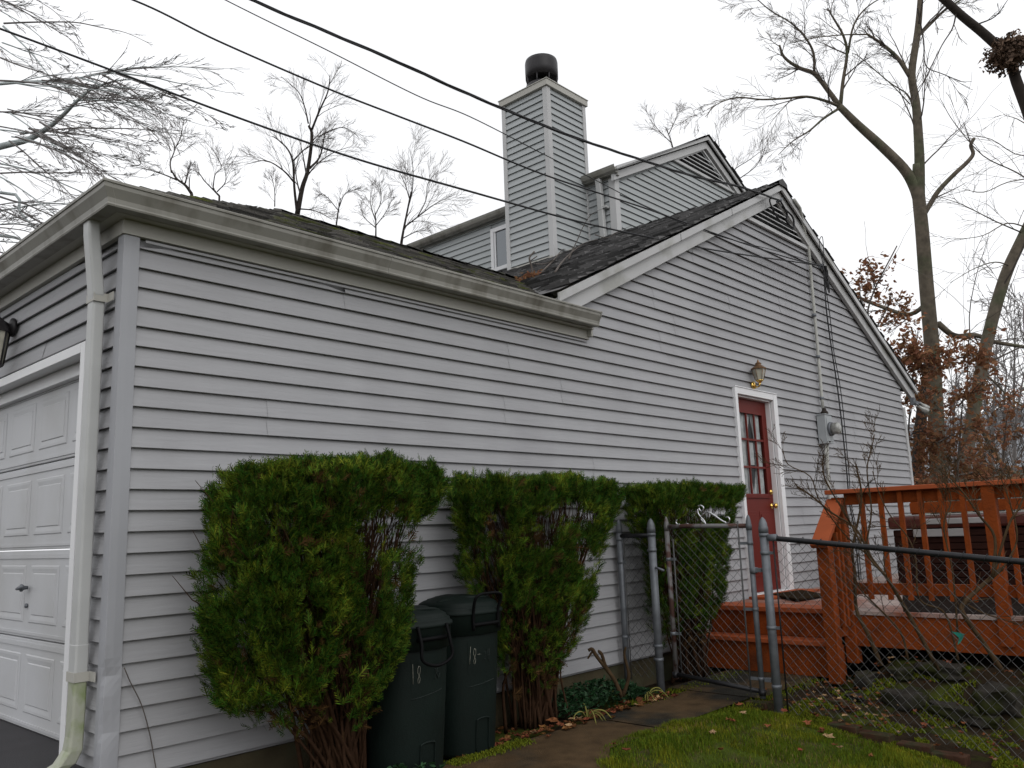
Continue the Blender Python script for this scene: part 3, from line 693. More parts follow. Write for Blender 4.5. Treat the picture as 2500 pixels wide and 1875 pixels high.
# ================================================================== lamps, meter, cables
def lantern(nm, loc, sc, label, aged):
    t = root(nm, loc, label, 'wall lamp'); x, y, z = loc
    b = MB(); b.lathe([(.055 * sc, 0), (.055 * sc, -.012), (.03 * sc, -.02), (.004, -.026)], (x, y, z), 20, ax='y')
    b.tube([(x, y - .02, z), (x, y - .05 * sc, z - .03 * sc), (x, y - .09 * sc, z - .02 * sc), (x, y - .10 * sc, z + .03 * sc)], [.014 * sc, .012 * sc, .012 * sc, .016 * sc], 8)
    b.lathe([(.004, -.005 * sc), (.02 * sc, 0), (.035 * sc, .02 * sc), (.05 * sc, .028 * sc), (.05 * sc, .04 * sc)], (x, y - .10 * sc, z + .02 * sc), 16)
    build('bracket', b, 'brass' if not aged else 'black', t)
    n = 6; c = (x, y - .10 * sc, z + .06 * sc); r0, r1, h = .055 * sc, .092 * sc, .15 * sc
    b = MB(); b.lathe([(r0 * .93, 0), (r1 * .93, h)], c, n, smooth=False); build('glass', b, 'lampglass', t)
    b = MB()
    for k in range(n):
        a = 2 * math.pi * k / n
        b.tube([(c[0] + r0 * math.cos(a), c[1] + r0 * math.sin(a), c[2]), (c[0] + r1 * math.cos(a), c[1] + r1 * math.sin(a), c[2] + h)], .004 * sc, 5)
    b.lathe([(r1 * 1.1, h - .004), (r1 * 1.12, h + .006), (r1 * .95, h + .014), (r1 * .55, h + .045 * sc), (r1 * .42, h + .05 * sc), (r1 * .42, h + .068 * sc), (r1 * .5, h + .072 * sc), (r1 * .2, h + .095 * sc), (.004, h + .13 * sc)], c, 12, smooth=False)
    build('lamp_roof', b, 'copper' if not aged else 'black', t)
lantern('wall_lantern', (6.64, -.02, 2.505), .80, 'brass and copper coach lantern mounted above the red side door', False)
# the lamp beside the garage door faces -x
t = root('wall_lantern', (-.02, 1.62, 2.30), 'black glass-sided lantern on the garage wall, above the garage door', 'wall lamp')
b = MB(); b.lathe([(.06, 0), (.06, -.015), (.02, -.03)], (-.02, 1.60, 2.42), 16, ax='x'); b.tube([(-.03, 1.60, 2.42), (-.10, 1.60, 2.46), (-.12, 1.60, 2.43)], .012, 8); build('bracket', b, 'black', t)
b = MB(); b.lathe([(.05, 0), (.075, .20)], (-.12, 1.59, 2.175), 6, smooth=False); build('glass', b, 'lampglass', t)
b = MB(); b.lathe([(.01, -.03), (.055, 0), (.058, .012)], (-.12, 1.59, 2.165), 6, smooth=False); b.lathe([(.09, 0), (.085, .02), (.05, .07), (.02, .10), (.004, .13)], (-.12, 1.59, 2.375), 6, smooth=False)
for k in range(6):
    a = math.pi / 3 * k; b.tube([(-.12 + .052 * math.cos(a), 1.59 + .052 * math.sin(a), 2.175), (-.12 + .078 * math.cos(a), 1.59 + .078 * math.sin(a), 2.38)], .006, 5)
build('lamp_roof', b, 'black', t)

t = root('electric_meter', (8.30, 0, 1.95), 'grey electric meter box with round glass meter on the side wall', 'electric meter')
b = MB(); b.box(8.21, 8.41, -.125, -.022, 1.955, 2.30); b.box(8.20, 8.42, -.135, -.022, 2.301, 2.312); b.box(8.24, 8.38, -.131, -.1255, 1.98, 2.27)
build('box', b, 'meter', t, bevel=.003)
b = MB(); b.lathe([(.080, 0), (.085, -.012), (.082, -.03), (.074, -.032)], (8.315, -.131, 2.13), 28, ax='y'); build('meter_ring', b, 'galv', t)
b = MB(); b.lathe([(.072, 0), (.072, -.07), (.060, -.088), (.03, -.094), (.004, -.095)], (8.315, -.163, 2.13), 28, ax='y'); build('meter_glass', b, 'meterglass', t)
b = MB(); b.lathe([(.045, 0), (.045, .03), (.028, .05), (.022, .08)], (8.33, -.075, 2.312), 16); b.box(8.26, 8.275, -.14, -.126, 1.965, 1.98); build('hub', b, 'barkdark', t)
t = root('service_conduit', (8.33, -.06, 2.38), 'thin painted conduit running up the gable wall from the meter box', 'conduit')
b = MB(); b.tube([(8.335, -.062, 2.39), (8.36, -.05, 2.55), (8.385, -.05, 3.2), (8.40, -.05, 4.0), (8.41, -.052, 4.45), (8.33, -.06, 4.60), (8.05, -.14, 4.86), (7.90, -.14, 4.93)], .019, 10); build('pipe', b, 'conduit', t)
b = MB()
for z in (2.50, 3.02, 3.55): b.lathe([(.026, 0), (.026, .035)], (8.358 + (z - 2.5) * .02, -.05, z), 12)
build('coupling', b, 'galv', t)
t = root('ground_conduit', (8.33, -.05, .3), 'grey pipe running down from the meter box to the deck', 'conduit')
b = MB(); b.tube([(8.33, -.07, 1.955), (8.33, -.055, 1.80), (8.31, -.045, 1.5), (8.31, -.045, .3)], .02, 10); b.tube([(8.27, -.08, 1.955), (8.275, -.055, 1.78), (8.30, -.05, 1.6)], .012, 8); build('pipe', b, 'conduit', t)

def cat(pts, n):
    """Catmull-Rom through pts"""
    pts = [Vector(p) for p in pts]; P = [2 * pts[0] - pts[1]] + pts + [2 * pts[-1] - pts[-2]]; o = []
    for i in range(1, len(P) - 2):
        for k in range(n):
            t = k / n; a, b_, c, d = P[i - 1:i + 3]
            o.append(.5 * ((2 * b_) + (c - a) * t + (2 * a - 5 * b_ + 4 * c - d) * t * t + (3 * b_ - a - 3 * c + d) * t ** 3))
    o.append(pts[-1]); return o
ATT = ony(-.16, 2010, 650)            # bracket on the right rake
def line3(pix, d0, d1, end=None):
    """image polyline; 1/depth runs linearly with u from d0 to d1"""
    u0, u1 = pix[0][0], pix[-1][0]; o = []
    for u, v in pix:
        g_ = u1 - u; i_ = 1 / d1 + 7.5e-5 * min(g_, 900) + 1.0e-5 * max(0, g_ - 900); o.append(at(u, v, 1 / i_))
    if end is not None: o[-1] = Vector(end)
    return o
K = 2500 / 2212
E1 = ony(-.17, 1905, 490)
dE1 = (E1 - CAM).dot(F_); dA = (ATT - CAM).dot(F_)
def px(l): return [(a * K, b_ * K) for a, b_ in l]
pw = cat(line3(px([(-420, -520), (150, -180), (545, 0), (700, 66), (850, 130), (1000, 198), (1140, 257), (1250, 300), (1400, 350), (1500, 381), (1600, 404), (1686, 433)]), 6.5, dE1, E1), 14)
t = root('power_line', ATT, 'thick twisted overhead service cable running to the gable peak', 'cable')
for k in range(3):
    b = MB(); o_ = []; s_ = 0
    for i, p in enumerate(pw):
        if i: s_ += (p - pw[i - 1]).length
        a = s_ * 5.0 + k * 2.094; o_.append(p + Vector((0.5 * math.cos(a), -.5 * math.cos(a), math.sin(a))) * .0075)
    b.tube(o_, .0062, 6); build('strand', b, 'cable', t)
for nm, pix, r, lab in (
    ('phone_line', px([(-420, -250), (0, -100), (288, 0), (470, 88), (700, 188), (850, 247), (1000, 305), (1180, 379), (1400, 452), (1560, 510), (1700, 556), (1778, 575)]), .0070, 'middle overhead cable, entering at the top edge above the left tree'),
    ('phone_line', px([(-420, -480), (60, -220), (487, 0), (700, 105), (900, 206), (1017, 253), (1180, 336), (1300, 396), (1440, 468), (1560, 512), (1700, 548), (1778, 575)]), .0040, 'thinnest overhead cable, just under the thick twisted one'),
    ('phone_line', px([(-420, -90), (0, 62), (250, 155), (500, 249), (760, 340), (1017, 396 + 18), (1240, 476), (1400, 512), (1530, 538), (1640, 555), (1720, 566), (1778, 577)]), .0078, 'lowest overhead cable, entering at the left edge of the photo')):
    t = root(nm, ATT, lab, 'cable', 'overhead phone cables to the house'); b = MB(); b.tube(cat(line3(pix, 6.5, dA, ATT), 10), r, 6); build('cable', b, 'cable', t)
# drip loops and bracket
t = root('cable_bundle', ATT, 'tangle of looped black cables hanging at the right rake and down the wall', 'cable')
b = MB(); W = ATT
for k in range(5):
    rr = random.Random(k + 40); w_ = rr.uniform(.03, .09); h = rr.uniform(.12, .38)
    b.tube(cat([W + Vector((0, -.03 * k * .3, 0)), W + Vector((w_, -.02, -h * .4)), W + Vector((.03, -.03, -h)), W + Vector((-w_, -.02, -h * .5)), W + Vector((rr.uniform(-.02, .03), 0, .01))], 8), .007, 5)
b.tube(cat([W + Vector((0, 0, .02)), W + Vector((-.10, -.02, .28)), W + Vector((-.02, -.03, .38)), W + Vector((.02, -.02, .27)), W + Vector((.02, 0, .0))], 8), .005, 5)
c2 = [ony(-.055, *p) for p in ((2012, 680), (2018, 760), (2030, 850), (2045, 950), (2058, 1060), (2068, 1160), (2074, 1230))] + [Vector((8.95, -.055, .9)), Vector((8.93, -.055, .31))]
b.tube(cat(c2, 5), .009, 6)
c3 = [ony(-.06, *p) for p in ((2014, 690), (2026, 770), (2036, 860), (2052, 950), (2064, 1060), (2073, 1160), (2078, 1230))] + [Vector((9.0, -.06, .9)), Vector((8.98, -.06, .31))]
b.tube(cat(c3, 5), .006, 6)
E_ = E1
b.tube(cat([E_, E_ + Vector((.15, 0, -.12)), ony(-.15, 1920, 540), ony(-.15, 1937, 556), ony(-.15, 1935, 530), ony(-.15, 1910, 505)], 6), .012, 6)
b.tube(cat([E_, ony(-.14, 1880, 485), ony(-.12, 1886, 510), ony(-.1, 1905, 540), ony(-.1, 1935, 560)], 6), .009, 6)
build('cables', b, 'cable', t)
b = MB(); b.box(W.x - .03, W.x + .03, W.y, W.y + .05, W.z - .02, W.z + .03); b.tube([E_ + Vector((0, .05, 0)), E_, E_ + Vector((.03, -.01, .03))], .014, 6); build('bracket', b, 'galv', t)
# floodlight
t = root('floodlight', (11.50, -.14, 2.72), 'twin-bulb security floodlight under the right end of the rake board', 'floodlight')
b = MB(); b.box(11.42, 11.52, -.17, -.119, 2.69, 2.80); b.tube([(11.50, -.17, 2.74), (11.55, -.22, 2.70)], .02, 8); b.tube([(11.46, -.17, 2.72), (11.42, -.22, 2.68)], .02, 8); build('mount', b, 'galv', t)
for (p, d) in (((11.56, -.23, 2.70), (.35, -.5, -.6)), ((11.47, -.24, 2.64), (.5, -.6, -.6))):
    p = Vector(p); d = Vector(d).normalized(); b = MB(); b.tube([p - d * .04, p, p + d * .06, p + d * .11, p + d * .125], [.016, .02, .042, .046, .022], 16); build('bulb', b, 'meterglass', t)

# ================================================================== DECK
D = root('deck', (5.4, -1.3, -.2), 'orange stained wooden deck with steps and slatted railing beside the red door', 'deck')
DZ = .315
b = MB(); bw = MB()
y = -.03
while y > -5.2:
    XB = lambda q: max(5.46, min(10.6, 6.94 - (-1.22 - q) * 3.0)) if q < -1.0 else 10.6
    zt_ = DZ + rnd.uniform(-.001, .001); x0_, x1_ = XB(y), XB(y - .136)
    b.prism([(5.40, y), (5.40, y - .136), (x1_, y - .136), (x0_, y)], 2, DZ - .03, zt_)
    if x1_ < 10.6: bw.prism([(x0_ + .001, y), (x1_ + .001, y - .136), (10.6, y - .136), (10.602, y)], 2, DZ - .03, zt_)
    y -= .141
build('deck_boards', bw, mat('dark_boards', (.012, .007, .005), .8, spec=.05, var=.4, vscale=8), D)  # same boards in a much darker brown beyond the slanted edge
build('deck_boards', b, 'decktop', D)
b = MB(); b.box(5.415, 5.45, -5.2, -1.24, .035, .283); build('fascia_board', b, 'deck', D, bevel=.004)
b = MB(); b.box(5.40, 5.44, -1.19, -.03, .085, .284); b.box(5.215, 5.25, -1.19, -.03, -.20, .045); b.box(5.215, 5.42, -1.235, -1.195, -.2, .04); build('riser', b, 'deck', D, bevel=.003)
b = MB(); b.box(5.35, 5.66, -1.20, -.03, .2855, DZ + .012); b.box(5.17, 5.415, -1.20, -.03, .0455, .083); build('tread', b, 'cap', D, bevel=.005)
b = MB(); b.box(6.10, 7.2, -.30, -.052, DZ + .002, DZ + .025); build('threshold', b, 'cap', D, bevel=.003)
b = MB(); b.box(5.09, 5.19, -1.315, -1.215, -.22, .86); build('post', b, 'deck', D, bevel=.005)
b = MB(); b.box(5.395, 5.49, -1.345, -1.25, -.1, 1.235); build('post', b, 'deck', D, bevel=.005)
for yy in (-2.49, -3.95):
    b = MB(); b.box(5.375, 5.465, yy, yy + .09, .10, 1.262); build('post', b, 'deck', D, bevel=.005)
def bar(b, p, q, w_, h):
    p = Vector(p); q = Vector(q); d = (q - p).normalized(); s_ = d.cross(Vector((0, 0, 1))).normalized() * w_ / 2; u = s_.cross(d).normalized() * h / 2
    vs = [p + s_ + u, p - s_ + u, p - s_ - u, p + s_ - u, q + s_ + u, q - s_ + u, q - s_ - u, q + s_ - u]
    b.add(vs, [(0, 1, 2, 3), (7, 6, 5, 4), (0, 4, 5, 1), (1, 5, 6, 2), (2, 6, 7, 3), (3, 7, 4, 0)])
b = MB(); bar(b, (5.02, -1.27, .845), (5.42, -1.28, 1.215), .14, .038); build('handrail', b, 'cap', D, bevel=.004)
b = MB(); b.box(5.19, 5.394, -1.29, -1.25, .12, .20); bar(b, (5.18, -1.265, .25), (5.40, -1.27, .46), .035, .10); bar(b, (5.18, -1.265, .82), (5.40, -1.27, 1.02), .035, .10)
for x, za, zb in ((5.245, .2, .95), (5.325, .2, 1.05)): b.box(x, x + .034, -1.33, -1.292, za, zb)
build('stair_baluster', b, 'deck', D, bevel=.003)
b = MB(); b.box(5.36, 5.51, -5.2, -1.215, 1.264, 1.300); build('handrail', b, 'cap', D, bevel=.005)
b = MB(); b.box(5.43, 5.468, -5.2, -1.347, 1.17, 1.2625); b.box(5.43, 5.468, -5.2, -1.347, .445, .535); build('rail', b, 'deck', D, bevel=.003)
y = -1.50; i = 0
while y > -4.6:
    if abs(y + 2.445) > .07 and abs(y + 3.90) > .08:
        b = MB(); dx = rnd.uniform(-.001, .001); b.box(5.394 + dx, 5.4285, y - .018, y + .018, .41, 1.262); build('baluster', b, 'deck', D, bevel=.002)
    y -= .1525
# far side railing
b = MB(); b.box(10.45, 10.49, -5, -.25, 1.10, 1.24); b.box(10.45, 10.49, -5, -.25, .80, .92); b.box(10.45, 10.49, -5, -.25, .48, .60)
for yy in (-.25, -1.9, -3.6): b.box(10.495, 10.59, yy - .09, yy, .3, 1.28)
build('far_railing', b, 'deck', D, bevel=.003)
b = MB()                                                             # screed of darkness under the deck: joists
for x in (5.6, 6.8, 8.0, 9.2, 10.4): b.box(x, x + .04, -5.1, -.05, .08, .283)
build('joist', b, 'deck', D)
t = tag(build('doormat', (lambda b: (b.prism([(5.95, -.62), (6.50, -.66), (6.98, -.20), (6.40, -.14)], 2, DZ + .014, DZ + .032), b)[1])(MB()), 'mat', bevel=.004), 'dark brown coir doormat lying on the deck before the red door', 'doormat')

# hot tub
t = root('hot_tub', (8.3, -2.0, DZ), 'dark brown slatted hot tub with thick rim standing on the deck', 'hot tub')
b = MB(); b.box(7.34, 9.3, -3.05, -1.07, DZ + .002, .925); cabinet = build('cabinet', b, 'tub', t)
b = MB()
for k in range(9): b.box(7.325, 7.3395, -3.03, -1.09, DZ + .02 + k * .066, DZ + .02 + k * .066 + .055)
for k in range(9): b.box(7.36, 9.28, -1.0695, -1.058, DZ + .02 + k * .066, DZ + .02 + k * .066 + .055)
build('slat', b, 'tub', cabinet, bevel=.003)
b = MB(); b.box(7.29, 9.36, -3.1, -1.03, .935, 1.06); build('rim', b, 'tubrim', t, bevel=.03)
b = MB(); b.box(7.33, 9.3, -3.05, -1.08, 1.061, 1.074); b.box(7.275, 7.288, -1.95, -1.40, .975, 1.03); b.box(7.29, 7.32, -1.75, -1.27, .855, .93); build('cover', b, 'cover', t, bevel=.006)

# ================================================================== FENCE AND GATE
FX = 3.96
def chain(b, y0, y1, zb, zt, r=.0019, pitch=.034, twist=1):
    """wires zigzagging in the plane x=FX; zb, zt functions of y"""
    n = int(abs(y1 - y0) / pitch); sgn = 1 if y1 > y0 else -1
    for i in range(n):
        yc = y0 + sgn * i * pitch; pts = []; k = 0; zlow = zb(yc); z = zt(yc)
        while z > zlow:
            pts.append((FX + (.003 if k % 2 else -.003) * (1 if i % 2 else -1), yc + ((k + i) % 2) * pitch * sgn * 1.03 + rnd.uniform(-.002, .002), z + rnd.uniform(-.0015, .0015)))
            k += 1; z = zt(yc + sgn * pitch * .5) - k * pitch * 1.02
        if len(pts) > 1: b.tube(pts, r, 4, cap=False, smooth=False)
def fpost(y, ztop, zbot, r, x=FX):
    b = MB(); zr = ztop - .075
    b.lathe([(r, zbot - zr), (r, 0)], (x, y, zr), 18)
    b.lathe([(r * 1.12, -.035), (r * 1.12, .0), (r * 1.0, .012), (r * .95, .03), (r * .6, .058), (r * .2, .072), (.002, .075)], (x, y, zr), 18)
    return b
def ring(b, y, z, r, x=FX): b.lathe([(r * 1.02, -.012), (r * 1.14, -.011), (r * 1.14, .011), (r * 1.02, .012)], (x, y, z), 18)
Fs = root('chain_link_fence', (FX, -.22, -.2), 'short chain-link fence panel between the house wall and the gate', 'fence')
build('post', fpost(-.085, 1.12, -.22, .024), 'galv', Fs); build('post', fpost(-.392, 1.115, -.25, .030), 'galv', Fs)
b = MB(); b.tube([(FX, -.10, .985), (FX, -.375, .985)], .018, 10); build('top_rail', b, 'railblack', Fs)
b = MB(); chain(b, -.12, -.365, lambda y: -.12, lambda y: .985); b.tube([(FX, -.125, -.12), (FX, -.125, .96)], .004, 5); b.tube([(FX, -.36, -.12), (FX, -.36, .98)], .004, 5); build('wire_mesh', b, 'wire', Fs)
b = MB()
for z in (.96, .78, .2): ring(b, -.085, z, .024); b.box(FX - .004, FX + .004, -.13, -.105, z - .01, z + .01)
for z in (.99, .87, .05, .15): ring(b, -.392, z, .030); b.box(FX - .004, FX + .004, -.365, -.355 + .01, z - .01, z + .01)
build('band', b, 'galv', Fs)
G = root('gate', (FX, -.85, -.1), 'chain-link garden gate with rusty top tube and steel scroll', 'gate')
def gb(y): return -.045 + (-y - .52) * -.09
b = fpost(-.535, 1.125, -.08, .018); build('frame_post', b, 'rust', G)
b = fpost(-1.225, 1.112, -.15, .019); build('frame_post', b, 'galv', G)
b = MB(); b.tube([(FX, -.553, 1.045), (FX, -.70, 1.046), (FX, -1.205, 1.033)], .0165, 12); build('top_tube', b, 'rust', G)
b = MB(); b.tube([(FX, -.53, -.045), (FX, -1.225, -.105)], .0165, 12); b.lathe([(.024, -.02), (.024, .02)], (FX, -.53, -.05), 12); b.lathe([(.024, -.02), (.024, .02)], (FX, -1.225, -.112), 12); build('bottom_tube', b, 'railblack', G)
b = MB(); chain(b, -.56, -1.16, lambda y: gb(y) - .01, lambda y: 1.05, r=.0019); b.tube([(FX - .01, -1.145, -.12), (FX - .01, -1.145, 1.07)], .007, 6); b.tube([(FX, -.585, -.06), (FX, -.585, .95)], .006, 6)
build('wire_mesh', b, 'wirelight', G)
b = MB()
for z in (.91, .45, -.02): ring(b, -1.225, z, .019); b.box(FX - .012, FX - .003, -1.205, -1.135, z - .01, z + .01)
for z in (.8, .25): ring(b, -.535, z, .018); b.box(FX - .005, FX + .004, -.60, -.555, z - .01, z + .01)
build('band', b, 'galv', G)
b = MB(); b.lathe([(.026, -.02), (.03, -.015), (.03, .015), (.026, .02)], (FX, -1.235, .72), 14); b.box(FX - .02, FX + .02, -1.30, -1.25, .708, .735); b.box(FX - .015, FX + .015, -1.305, -1.255, -.035, -.01); b.tube([(FX, -.392, .74), (FX - .02, -.44, .735), (FX - .02, -.50, .715)], .009, 6); build('latch', b, 'galv', G)
b = MB()
def sp(pix, r=.0055): b.tube(cat([onx(FX, 1400 + x / 3.318, 1150 + y / 3.318) for x, y in pix], 7), r, 6)
sp([(1010, 285), (1030, 278), (1052, 292), (1050, 318), (1030, 322), (1015, 300)]); sp([(1005, 310), (1012, 345), (1035, 375), (1060, 405), (1070, 428)])
sp([(1060, 345), (1040, 360), (1035, 390), (1058, 415), (1072, 430)]); sp([(1060, 340), (1100, 335), (1150, 365), (1200, 400), (1235, 418)], .007); sp([(1232, 375), (1255, 375), (1265, 395), (1255, 420), (1235, 422), (1228, 408)])
sp([(838, 395), (830, 412), (842, 430), (860, 432)]); sp([(905, 435), (915, 425), (930, 430), (928, 445)], .004)
build('scroll', b, 'steel', G)
Fr = root('chain_link_fence', (FX, -2.5, -.3), 'long chain-link fence with black top rail, from the gate past the deck', 'fence')
def fz(y): return -.20 + (-.145) * max(0, -y - 1.33) * .62
def ft(y): return .937 + (y + 1.441) * .109
build('post', fpost(-1.335, 1.09, -.28, .030), 'galv', Fr)
build('post', fpost(-4.45, ft(-4.45) + .14, -.9, .030), 'galv', Fr)
b = MB(); b.tube([(FX, -1.37, .948), (FX, -1.44, .937), (FX, -5.6, ft(-5.6))], .0185, 14); build('top_rail', b, 'railblack', Fr)
b = MB(); b.lathe([(.024, 0), (.026, -.06), (.02, -.065)], (FX, -1.37, .945), 14, ax='y'); 
for z in (.965, .84, .33, -.06): ring(b, -1.335, z, .030)
for z in (.95, .84, .33): b.box(FX - .005, FX + .005, -1.40, -1.366, z - .01, z + .01)
build('band', b, 'galv', Fr)
b = MB(); chain(b, -1.405, -5.5, lambda y: fz(y) - .02, lambda y: ft(y) + .015, r=.0019); build('wire_mesh', b, 'wirelight', Fr)
b = MB(); b.tube([(FX - .006, -1.405, -.22), (FX - .006, -1.405, .93)], .006, 6); build('tension_bar', b, 'railblack', Fr)
b = MB(); y = -1.6
while y > -5.4:                                    # wire ties hooked over the rail
    b.tube([(FX - .02, y, ft(y) - .03), (FX - .023, y - .01, ft(y)), (FX, y - .02, ft(y) + .024), (FX + .02, y - .025, ft(y))], .0028, 4); y -= .125
build('wire_tie', b, 'railblack', Fr)

# ================================================================== TRASH CANS
def can(nm, cx, cy, zb, hs, label, handle_up, marks):
    t = root(nm, (cx, cy, zb), label, 'trash can', 'trash cans')
    def ringpts(r, z, p=2.35, n=56):
        o = []
        for k in range(n):
            a = 2 * math.pi * k / n; ca, sa = math.cos(a), math.sin(a)
            rad = r / ((abs(ca) ** p + abs(sa) ** p) ** (1 / p)); o.append((cx + rad * ca, cy + rad * sa, z))
        return o
    def loft(b, prof, n=56):
        vs = [q for r, z in prof for q in ringpts(r, zb + z * hs, n=n)]
        fs = [(i * n + k, i * n + (k + 1) % n, (i + 1) * n + (k + 1) % n, (i + 1) * n + k) for i in range(len(prof) - 1) for k in range(n)]
        fs.append(tuple(range(n - 1, -1, -1))); fs.append(tuple((len(prof) - 1) * n + k for k in range(n))); b.add(vs, fs, True)
    def rb(z): return .192 + .036 * z / .74
    b = MB(); loft(b, [(.175, 0), (.188, .006), (.192, .03), (.214, .45), (.226, .725), (.226, .74)]); 
    # recess outline low on the front and panel outline high
    body = build('body', b, 'bin', t)
    def surf(a, z, off):           # point on the superellipse at azimuth a
        p = 2.35; r = rb(z) + off; ca, sa = math.cos(a), math.sin(a); rad = r / ((abs(ca) ** p + abs(sa) ** p) ** (1 / p)); return Vector((cx + rad * ca, cy + rad * sa, zb + z * hs))
    A0 = math.radians(268)
    b = MB(); b.tube(cat([surf(A0 - .26, .02, .001), surf(A0 - .25, .19, .002), surf(A0 - .20, .225, .003), surf(A0 + .16, .225, .003), surf(A0 + .22, .19, .002), surf(A0 + .24, .02, .001)], 5), .006, 5); 
    def patch(a0, a1, z0, z1, off):
        n = 8; vs = [surf(a0 + (a1 - a0) * i / n, z, off) for z in (z0, z1) for i in range(n + 1)]; b.add(vs, [(i, i + 1, n + 2 + i, n + 1 + i) for i in range(n)], True)
    patch(A0 - .5, A0 + .42, .50, .70, .0015)
    build('moulding', b, 'bin', body)
    b = MB(); loft(b, [(.232, .735), (.243, .738), (.249, .85), (.252, .855), (.252, .862)]); build('skirt', b, 'bin', t)
    b = MB(); loft(b, [(.256, .858), (.260, .866), (.258, .880), (.244, .888), (.246, .897), (.238, .905), (.226, .912), (.226, .922), (.20, .938), (.15, .952), (.13, .965), (.06, .968), (.005, .968)])
    lid = build('lid', b, 'bin', t)
    b = MB(); b.tube(cat([(cx - .19, cy - .02, zb + .935 * hs), (cx - .08, cy - .10, zb + .955 * hs), (cx + .06, cy - .15, zb + .955 * hs), (cx + .17, cy - .10, zb + .935 * hs)], 6), .012, 6); b.tube(cat([(cx - .10, cy + .16, zb + .935 * hs), (cx + .05, cy + .15, zb + .955 * hs), (cx + .16, cy + .08, zb + .94 * hs)], 6), .012, 6)
    build('rib', b, 'bin', lid)
    b = MB(); l, r_ = surf(A0 - .38, .80, .03), surf(A0 + .38, .80, .03); outv = Vector((0, -.03, 0)); dz = Vector((0, 0, 1))
    if handle_up: b.tube(cat([l - dz * .03, l + dz * .07, l + dz * .16 + outv, (l + r_) / 2 + dz * .175 + outv, r_ + dz * .16 + outv, r_ + dz * .07, r_ - dz * .03], 6), .009, 8)
    else: b.tube(cat([l + dz * .07, l - dz * .02 + outv, l - dz * .10 + outv * 1.3, (l + r_) / 2 - dz * .135 + outv * 1.3, r_ - dz * .10 + outv * 1.3, r_ - dz * .02 + outv, r_ + dz * .07], 6), .009, 8)
    b.tube([l + Vector((0, 0, .0)), (l + r_) / 2, r_ + Vector((0, 0, .0))], .012, 8)
    build('handle', b, 'binhandle', t)
    for mname, strokes, rr_ in marks:
        b = MB()
        for s_ in strokes: b.tube([surf(A0 + a, z, .004) for a, z in s_], rr_, 4)
        build('marking', b, mname, body)
eight = [(-.32, .655), (-.345, .64), (-.345, .62), (-.31, .60), (-.285, .585), (-.30, .562), (-.335, .562), (-.345, .58), (-.31, .60), (-.28, .625), (-.285, .65), (-.32, .655)]
def ln(a0, z0, a1, z1, n=8): return [(a0 + (a1 - a0) * i / n, z0 + (z1 - z0) * i / n) for i in range(n + 1)]
m2 = [('paint', [ln(-.425, .668, -.455, .562, 3), eight, ln(-.23, .615, -.15, .617, 3)], .0016), ('scratch', [ln(-.20, .61, -.10, .615, 3), [(-.02, .625), (.03, .63), (.05, .61), (-.01, .585), (.06, .58)], ln(-.5, .425, .42, .45), [(.13, .64), (.10, .60), (.19, .605)], ln(.18, .64, .16, .56, 2)], .0018)]
m1 = [('paint', [ln(-.465, .668, -.455, .560, 3), eight], .0016), ('scratch', [ [(.13, .62), (.17, .63), (.19, .60), (.13, .575), (.20, .57)], [(.25, .65), (.21, .60), (.27, .57), (.32, .60), (.25, .61)]], .0026), ('scratch', [ln(-.5, .475, .42, .505)], .0016)]
can('trash_can', 1.95, -.30, -.215, .925, 'dark green trash can with its handle raised, beside the middle shrub', True, m2)
can('trash_can', 1.43, -.41, -.235, .925, 'nearer dark green trash can with its handle hanging down', False, m1)

